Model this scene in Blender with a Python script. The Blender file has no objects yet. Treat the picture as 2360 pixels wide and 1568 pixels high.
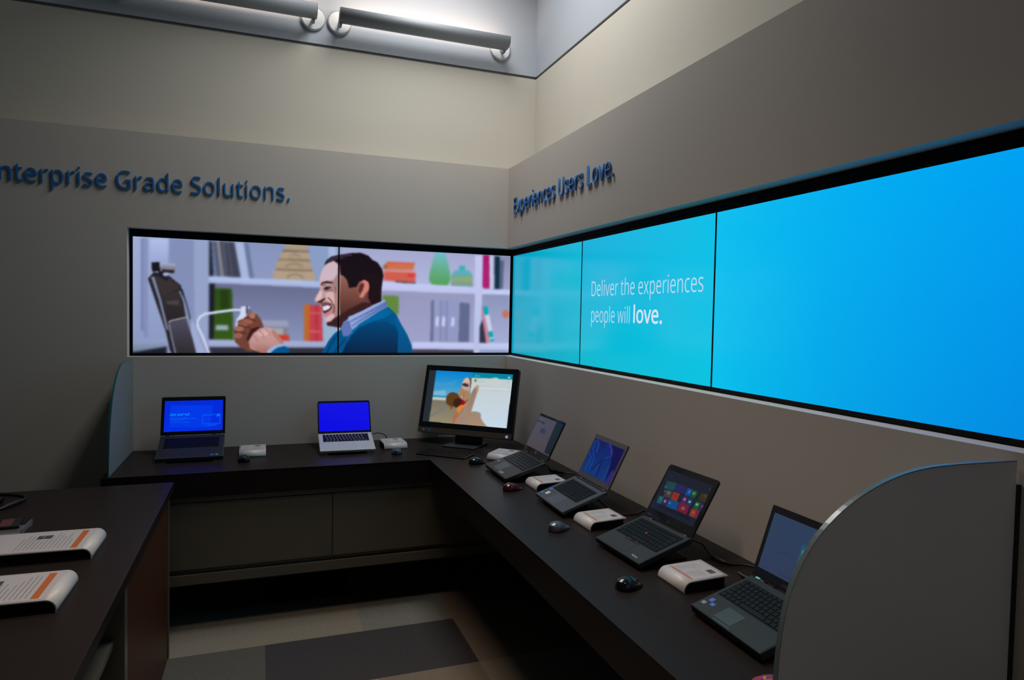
import bpy, bmesh, math, random
import numpy as np
from mathutils import Matrix, Vector
PI = math.pi
S = bpy.context.scene
COL = S.collection

# ------------------------------------------------------------------ camera
def make_camera():
    yaw, pitch, roll, f = 0.355878, -0.037107, 0.020012, 1553.47
    fwd = Vector((math.sin(yaw)*math.cos(pitch), math.cos(yaw)*math.cos(pitch), math.sin(pitch)))
    right = Vector((math.cos(yaw), -math.sin(yaw), 0.0)); up = right.cross(fwd)
    r = right*math.cos(roll) + up*math.sin(roll); u = -right*math.sin(roll) + up*math.cos(roll)
    cd = bpy.data.cameras.new('camera'); cd.sensor_width = 36.0; cd.sensor_fit = 'HORIZONTAL'
    cd.lens = f/2360*36; cd.clip_start = 0.05
    co = bpy.data.objects.new('camera', cd); COL.objects.link(co)
    m = Matrix((r, u, -fwd)).transposed().to_4x4(); m.translation = (-1.64579, -4.56364, 1.728)
    co.matrix_world = m
    S.camera = co
make_camera()

# ------------------------------------------------------------------ world, lights, exposure
S.view_settings.view_transform = 'Standard'; S.view_settings.look = 'None'
S.view_settings.exposure = 0.0; S.view_settings.gamma = 1.0; S.view_settings.use_curve_mapping = False
S.cycles.use_denoising = True
S.cycles.max_bounces = 8
W = bpy.data.worlds.new('world'); S.world = W; W.use_nodes = True
W.node_tree.nodes['Background'].inputs[0].default_value = (0.9, 0.85, 0.75, 1)
W.node_tree.nodes['Background'].inputs[1].default_value = 0.012
def area(name, loc, target, sx, sy, power, color, spread=180):
    l = bpy.data.lights.new(name, 'AREA'); l.shape = 'RECTANGLE'; l.size = sx; l.size_y = sy
    l.energy = power; l.color = color; l.spread = math.radians(spread)
    o = bpy.data.objects.new(name, l); COL.objects.link(o); o.location = loc
    o.rotation_euler = (Vector(target)-Vector(loc)).to_track_quat('-Z', 'Y').to_euler()
    return o
area('skylight_daylight', (-0.62, -0.95, 4.55), (-0.62, -0.95, 0), 0.8, 1.4, 45, (1.0, 0.985, 0.965), 150)
area('warm_wall_fill', (-1.65, -2.6, 4.6), (-1.35, -2.6, 0), 0.5, 0.9, 11, (1.0, 0.78, 0.60), 62)  # added fill light, warms the lower right wall; no fitting there
area('glass_fill', (-1.2, -5.0, 4.6), (-.7, -4.0, 0), 0.4, 0.4, 2.2, (1.0, 0.86, 0.74), 62)  # added weak fill for the front of the near glass divider

# ------------------------------------------------------------------ materials
def lin(c):
    return tuple(((x/255.)/12.92 if x <= 10.31 else (((x/255.)+0.055)/1.055)**2.4) for x in c)
MATS = {}
def mat(name, col, rough=0.6, metal=0.0, spec=0.5, noise=0.0, nscale=40, bump=0.0, emit=None, trans=0.0, coat=0.0):
    if name in MATS: return MATS[name]
    m = bpy.data.materials.new(name); m.use_nodes = True; nt = m.node_tree
    b = nt.nodes['Principled BSDF']
    b.inputs['Base Color'].default_value = (*col, 1); b.inputs['Roughness'].default_value = rough
    b.inputs['Metallic'].default_value = metal; b.inputs['Specular IOR Level'].default_value = spec
    b.inputs['Transmission Weight'].default_value = trans; b.inputs['Coat Weight'].default_value = coat
    if emit: b.inputs['Emission Color'].default_value = (*emit[0], 1); b.inputs['Emission Strength'].default_value = emit[1]
    if noise or bump:
        tc = nt.nodes.new('ShaderNodeTexCoord'); n = nt.nodes.new('ShaderNodeTexNoise')
        n.inputs['Scale'].default_value = nscale; n.inputs['Detail'].default_value = 4
        nt.links.new(tc.outputs['Object'], n.inputs['Vector'])
        if noise:
            mx = nt.nodes.new('ShaderNodeMix'); mx.data_type = 'RGBA'
            mx.inputs[6].default_value = (*[c*(1-noise) for c in col], 1); mx.inputs[7].default_value = (*[min(1, c*(1+noise)) for c in col], 1)
            nt.links.new(n.outputs['Fac'], mx.inputs[0]); nt.links.new(mx.outputs[2], b.inputs['Base Color'])
        if bump:
            bp = nt.nodes.new('ShaderNodeBump'); bp.inputs['Strength'].default_value = bump; bp.inputs['Distance'].default_value = 0.002
            nt.links.new(n.outputs['Fac'], bp.inputs['Height']); nt.links.new(bp.outputs[0], b.inputs['Normal'])
    MATS[name] = m; return m
def attr_mat(name, emissive, rough=0.2, strength=1.0, spec=0.5):
    if name in MATS: return MATS[name]
    m = bpy.data.materials.new(name); m.use_nodes = True; nt = m.node_tree; b = nt.nodes['Principled BSDF']
    a = nt.nodes.new('ShaderNodeAttribute'); a.attribute_name = 'content'
    b.inputs['Roughness'].default_value = rough; b.inputs['Specular IOR Level'].default_value = spec
    if emissive:
        b.inputs['Base Color'].default_value = (0.004, 0.004, 0.005, 1)
        nt.links.new(a.outputs['Color'], b.inputs['Emission Color']); b.inputs['Emission Strength'].default_value = strength
    else:
        nt.links.new(a.outputs['Color'], b.inputs['Base Color'])
    MATS[name] = m; return m
def wood_mat(name, c1, c2, rough, spec=0.35):
    m = bpy.data.materials.new(name); m.use_nodes = True; nt = m.node_tree; b = nt.nodes['Principled BSDF']
    tc = nt.nodes.new('ShaderNodeTexCoord'); mp = nt.nodes.new('ShaderNodeMapping'); mp.inputs['Scale'].default_value = (3, 30, 30)
    n = nt.nodes.new('ShaderNodeTexNoise'); n.inputs['Scale'].default_value = 6; n.inputs['Detail'].default_value = 6
    mx = nt.nodes.new('ShaderNodeMix'); mx.data_type = 'RGBA'; mx.inputs[6].default_value = (*c1, 1); mx.inputs[7].default_value = (*c2, 1)
    nt.links.new(tc.outputs['Object'], mp.inputs['Vector']); nt.links.new(mp.outputs[0], n.inputs['Vector'])
    nt.links.new(n.outputs['Fac'], mx.inputs[0]); nt.links.new(mx.outputs[2], b.inputs['Base Color'])
    b.inputs['Roughness'].default_value = rough; b.inputs['Specular IOR Level'].default_value = spec
    MATS[name] = m; return m

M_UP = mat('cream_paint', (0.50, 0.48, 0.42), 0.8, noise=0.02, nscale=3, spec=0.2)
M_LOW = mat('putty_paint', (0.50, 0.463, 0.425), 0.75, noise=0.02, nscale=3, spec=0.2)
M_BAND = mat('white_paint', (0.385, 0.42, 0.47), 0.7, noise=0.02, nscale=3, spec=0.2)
M_CEIL = mat('ceiling_paint', (0.55, 0.54, 0.50), 0.9, noise=0.02, nscale=3)
M_DARKGAP = mat('dark_groove', (0.16, 0.16, 0.15), 0.8)
M_SILL = mat('sill_paint', (0.55, 0.55, 0.55), 0.4)
M_TOP = wood_mat('dark_walnut_laminate', (0.013, 0.0095, 0.0092), (0.020, 0.0155, 0.0145), 0.36, 0.06)
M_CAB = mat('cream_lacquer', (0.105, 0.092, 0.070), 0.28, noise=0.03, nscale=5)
M_MAHOG = wood_mat('red_brown_veneer', (0.045, 0.011, 0.004), (0.075, 0.021, 0.007), 0.45)
M_BLACK = mat('black_plastic', (0.008, 0.009, 0.011), 0.35, noise=0.1, nscale=60)
M_BLACKM = mat('matt_black', (0.005, 0.005, 0.006), 0.7, spec=0.15, noise=0.1, nscale=60)
M_GLOSSB = mat('gloss_black', (0.006, 0.007, 0.009), 0.08)
M_RUBBER = mat('cable_rubber', (0.010, 0.010, 0.011), 0.5)
M_KEY = mat('key_plastic', (0.0035, 0.004, 0.005), 0.4, spec=0.12)
M_WHITE = mat('white_plastic', (0.50, 0.49, 0.49), 0.42, noise=0.02, nscale=30)
M_METAL = mat('brushed_aluminium', (0.26, 0.285, 0.31), 0.6, metal=0.2, noise=0.05, nscale=80)
M_CHROME = mat('chrome', (0.7, 0.7, 0.72), 0.15, metal=1.0)
M_ENAMEL = mat('white_enamel', (0.60, 0.62, 0.64), 0.5)
M_LETTER = mat('blue_letter_acrylic', (0.015, 0.16, 0.46), 0.35)
M_EDGE = mat('green_glass_edge', (0.012, 0.085, 0.085), 0.2)
M_EDGEP = mat('pale_glass_edge', (0.10, 0.14, 0.155), 0.25)
M_FROST = mat('frosted_glass', (0.74, 0.78, 0.82), 0.55, trans=0.22, noise=0.02, nscale=20, spec=0.3)
M_FROSTL = mat('frosted_glass_dimmed', (0.27, 0.32, 0.34), 0.55, trans=0.4, noise=0.02, nscale=20, spec=0.3)  # darker copy of the same glass; left pane's dimness put into the colour

# ------------------------------------------------------------------ object helpers
def link(o, parent=None):
    COL.objects.link(o)
    if parent is not None: o.parent = parent
    return o
def tag(o, label=None, cat=None, group=None, kind=None):
    if label: o['label'] = label
    if cat: o['category'] = cat
    if group: o['group'] = group
    if kind: o['kind'] = kind
    return o
def thing(name, label, cat, loc=(0, 0, 0), yaw=0, group=None):
    o = bpy.data.objects.new(name, None); o.empty_display_size = 0.05
    o.location = loc; o.rotation_euler = (0, 0, yaw); link(o)
    return tag(o, label, cat, group)
class MB:
    def __init__(s): s.b = bmesh.new(); s.mi = 0
    def _new(s, vs, fs):
        v = [s.b.verts.new(p) for p in vs]
        for f in fs:
            try: fc = s.b.faces.new([v[i] for i in f]); fc.material_index = s.mi
            except ValueError: pass
        return v
    def box(s, x0, x1, y0, y1, z0, z1, bev=0.0, seg=2, mtx=None):
        r = bmesh.ops.create_cube(s.b, size=1.0); vs = r['verts']
        for v in vs:
            v.co = Vector(((x0+x1)/2+v.co.x*(x1-x0), (y0+y1)/2+v.co.y*(y1-y0), (z0+z1)/2+v.co.z*(z1-z0)))
        es = list({e for v in vs for e in v.link_edges})
        fs = list({f for v in vs for f in v.link_faces})
        for f in fs: f.material_index = s.mi
        if bev:
            r = bmesh.ops.bevel(s.b, geom=es, offset=bev, segments=seg, affect='EDGES', profile=0.5)
            vs = list({v for f in r['faces'] for v in f.verts} | {v for v in vs if v.is_valid})
            for f in r['faces']: f.material_index = s.mi
        if mtx is not None:
            for v in vs:
                if v.is_valid: v.co = mtx @ v.co
        return s
    def prism(s, pts, a, b, fn, smooth_side=False):
        """pts 2D outline extruded between a and b; fn(p, q, t) -> 3D."""
        n = len(pts)
        lo = [s.b.verts.new(fn(p, q, a)) for p, q in pts]; hi = [s.b.verts.new(fn(p, q, b)) for p, q in pts]
        f1 = s.b.faces.new(lo); f2 = s.b.faces.new(hi[::-1]); f1.material_index = f2.material_index = s.mi
        for i in range(n):
            f = s.b.faces.new((lo[i], hi[i], hi[(i+1) % n], lo[(i+1) % n])); f.material_index = s.mi; f.smooth = smooth_side
        return s
    def cyl(s, p0, p1, r0, r1=None, n=24):
        r1 = r0 if r1 is None else r1
        p0 = Vector(p0); p1 = Vector(p1); d = (p1-p0).normalized()
        a = d.orthogonal().normalized(); c = d.cross(a)
        A = [s.b.verts.new(p0+(a*math.cos(t)+c*math.sin(t))*r0) for t in [2*PI*i/n for i in range(n)]]
        B = [s.b.verts.new(p1+(a*math.cos(t)+c*math.sin(t))*r1) for t in [2*PI*i/n for i in range(n)]]
        for f in (s.b.faces.new(A[::-1]), s.b.faces.new(B)): f.material_index = s.mi
        for i in range(n):
            f = s.b.faces.new((A[i], A[(i+1) % n], B[(i+1) % n], B[i])); f.smooth = True; f.material_index = s.mi
        return s
    def tube(s, pts, r, n=10, radii=None):
        P = [Vector(p) for p in pts]
        # catmull-rom refinement
        Q = []; R = []
        rr = radii or [r]*len(P)
        for i in range(len(P)-1):
            p0, p1, p2, p3 = P[max(i-1, 0)], P[i], P[i+1], P[min(i+2, len(P)-1)]
            for k in range(6):
                t = k/6; Q.append(0.5*((2*p1)+(-p0+p2)*t+(2*p0-5*p1+4*p2-p3)*t*t+(-p0+3*p1-3*p2+p3)*t**3)); R.append(rr[i]*(1-t)+rr[i+1]*t)
        Q.append(P[-1]); R.append(rr[-1]); rings = []
        up = Vector((0, 0, 1))
        for i, q in enumerate(Q):
            d = (Q[min(i+1, len(Q)-1)]-Q[max(i-1, 0)]).normalized()
            a = d.cross(up); a = a.normalized() if a.length > 1e-3 else Vector((1, 0, 0)); c = a.cross(d)
            rings.append([s.b.verts.new(q+(a*math.cos(t)+c*math.sin(t))*R[i]) for t in [2*PI*j/n for j in range(n)]])
        for A, B in zip(rings, rings[1:]):
            for j in range(n):
                f = s.b.faces.new((A[j], A[(j+1) % n], B[(j+1) % n], B[j])); f.smooth = True; f.material_index = s.mi
        s.b.faces.new(rings[0][::-1]); s.b.faces.new(rings[-1])
        return s
    def build(s, name, mats, parent=None, mtx=None):
        bmesh.ops.recalc_face_normals(s.b, faces=s.b.faces[:])
        me = bpy.data.meshes.new(name); s.b.to_mesh(me); s.b.free()
        for m in (mats if isinstance(mats, (list, tuple)) else [mats]): me.materials.append(m)
        o = bpy.data.objects.new(name, me); link(o, parent)
        if mtx is not None: o.matrix_local = mtx
        return o
def struct(name, mb, mats):
    return tag(mb.build(name, mats), kind='structure')
def frame(o, x, y, z=None):
    x = Vector(x); y = Vector(y); z = x.cross(y) if z is None else Vector(z)
    m = Matrix((x, y, z)).transposed().to_4x4(); m.translation = Vector(o); return m

# ------------------------------------------------------------------ screen content: polygons rasterised to a colour attribute
def gauss(img, s):
    if s < 0.35: return img
    r = max(1, int(3*s)); k = np.exp(-0.5*(np.arange(-r, r+1)/s)**2); k /= k.sum()
    for ax in (0, 1):
        pad = [(0, 0)]*3; pad[ax] = (r, r); p = np.pad(img, pad, mode='edge')
        n = img.shape[ax]; img = sum(k[i]*(p[i:i+n] if ax == 0 else p[:, i:i+n]) for i in range(2*r+1))
    return img
def inside(P, U, V):
    c = np.zeros(U.shape, bool); n = len(P)
    for i in range(n):
        x1, y1 = P[i]; x2, y2 = P[i-1]
        if y1 == y2: continue
        c ^= ((y1 > V) != (y2 > V)) & (U < (x2-x1)*(V-y1)/(y2-y1)+x1)
    return c
def paint(spec, nu, nv, asp):
    img = np.zeros((nv, nu, 3)); u = (np.arange(nu)+0.5)/nu; v = (np.arange(nv)+0.5)/nv; U, V = np.meshgrid(u, v)
    for s in spec:
        if s[0] == 'b': img = gauss(img, s[1]*nu); continue
        P = s[-1]; P = [(P[i]/1000., P[i+1]/1000.) for i in range(0, len(P), 2)]
        xs = [p[0] for p in P]; ys = [p[1] for p in P]
        i0, i1 = max(0, int(min(xs)*nu)-1), min(nu, int(max(xs)*nu)+2); j0, j1 = max(0, int(min(ys)*nv)-1), min(nv, int(max(ys)*nv)+2)
        if i1 <= i0 or j1 <= j0: continue
        su, sv = U[j0:j1, i0:i1], V[j0:j1, i0:i1]; m = inside(P, su, sv)
        if s[0] == 'p': c = np.broadcast_to(np.array(s[1], float), m.shape+(3,))
        else:
            t = ((sv-min(ys))/(max(ys)-min(ys)+1e-9)) if s[3] == 'v' else ((su-min(xs))/(max(xs)-min(xs)+1e-9))
            t = np.clip(t, 0, 1)[..., None]; c = np.array(s[1], float)*(1-t)+np.array(s[2], float)*t
        sub = img[j0:j1, i0:i1]; sub[m] = c[m]
    return img
def to_lin(img):
    x = np.clip(img, 0, 255)/255.; return np.where(x <= 0.04045, x/12.92, ((x+0.055)/1.055)**2.4)
def content_mesh(name, img, w, h, m, parent, mtx):
    """flat sheet w x h in local xy, origin at its bottom-left, colours from img (row 0 = top)."""
    nv, nu = img.shape[:2]
    xs = np.linspace(0, w, nu); ys = np.linspace(h, 0, nv); X, Y = np.meshgrid(xs, ys)
    co = np.stack([X, Y, np.zeros_like(X)], -1).reshape(-1, 3)
    idx = np.arange(nu*nv).reshape(nv, nu)
    q = np.stack([idx[1:, :-1], idx[1:, 1:], idx[:-1, 1:], idx[:-1, :-1]], -1).reshape(-1, 4)
    me = bpy.data.meshes.new(name); me.vertices.add(len(co)); me.vertices.foreach_set('co', co.astype(np.float32).ravel())
    me.loops.add(q.size); me.loops.foreach_set('vertex_index', q.astype(np.int32).ravel())
    me.polygons.add(len(q)); me.polygons.foreach_set('loop_start', np.arange(0, q.size, 4, dtype=np.int32))
    me.update(calc_edges=True)
    a = me.color_attributes.new('content', 'FLOAT_COLOR', 'POINT')
    c = np.ones((len(co), 4), np.float32); c[:, :3] = to_lin(img).reshape(-1, 3); a.data.foreach_set('color', c.ravel())
    me.materials.append(m); me.validate()
    o = bpy.data.objects.new(name, me); link(o, parent); o.matrix_local = mtx; return o
M_SCREEN = attr_mat('lit_display_panel', True, 0.16, spec=0.26)
M_SCREENG = attr_mat('lit_laptop_panel', True, 0.3, spec=0.12)
M_PAPER = attr_mat('printed_card', False, 0.5, spec=0.3)

# ------------------------------------------------------------------ lettering
def text_mesh(body, w=None, cap=None, depth=0.0, bold=0.0, xs=None, each=False):
    """flat or raised text from the glyph outlines; scaled to cap height and total width, starts at x = 0."""
    x = 0; items = []
    for ch in body:
        adv, sp = GLYPHS[ch]; items.append((x, sp)); x += adv
    xmin = min(o+min(min(p[0::2]) for p in sp) for o, sp in items if sp)
    xmax = max(o+max(max(p[0::2]) for p in sp) for o, sp in items if sp)
    sy = cap/CAP_H; sx = xs if xs else (w/(xmax-xmin) if w else sy)
    def mk(its):
        cu = bpy.data.curves.new('t', 'CURVE'); cu.dimensions = '2D'; cu.fill_mode = 'BOTH'; cu.offset = bold; cu.extrude = depth
        for o, sp in its:
            for p in sp:
                q = cu.splines.new('POLY'); n = len(p)//2; q.points.add(n-1); q.use_cyclic_u = True
                for k in range(n): q.points[k].co = ((o+p[2*k]-xmin)*sx, p[2*k+1]*sy, 0, 1)
        o = bpy.data.objects.new('t', cu); COL.objects.link(o); dg = bpy.context.evaluated_depsgraph_get(); dg.update()
        me = bpy.data.meshes.new_from_object(o.evaluated_get(dg)); bpy.data.objects.remove(o); bpy.data.curves.remove(cu); return me
    if each: return [mk([it]) for it in items if it[1]]
    return mk(items)
def lettering(name, me, m, parent, mtx):
    for l in (me if isinstance(me, list) else [me]):
        l.materials.clear(); l.materials.append(m); o = bpy.data.objects.new(name, l); link(o, parent); o.matrix_local = mtx
    return o

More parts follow.
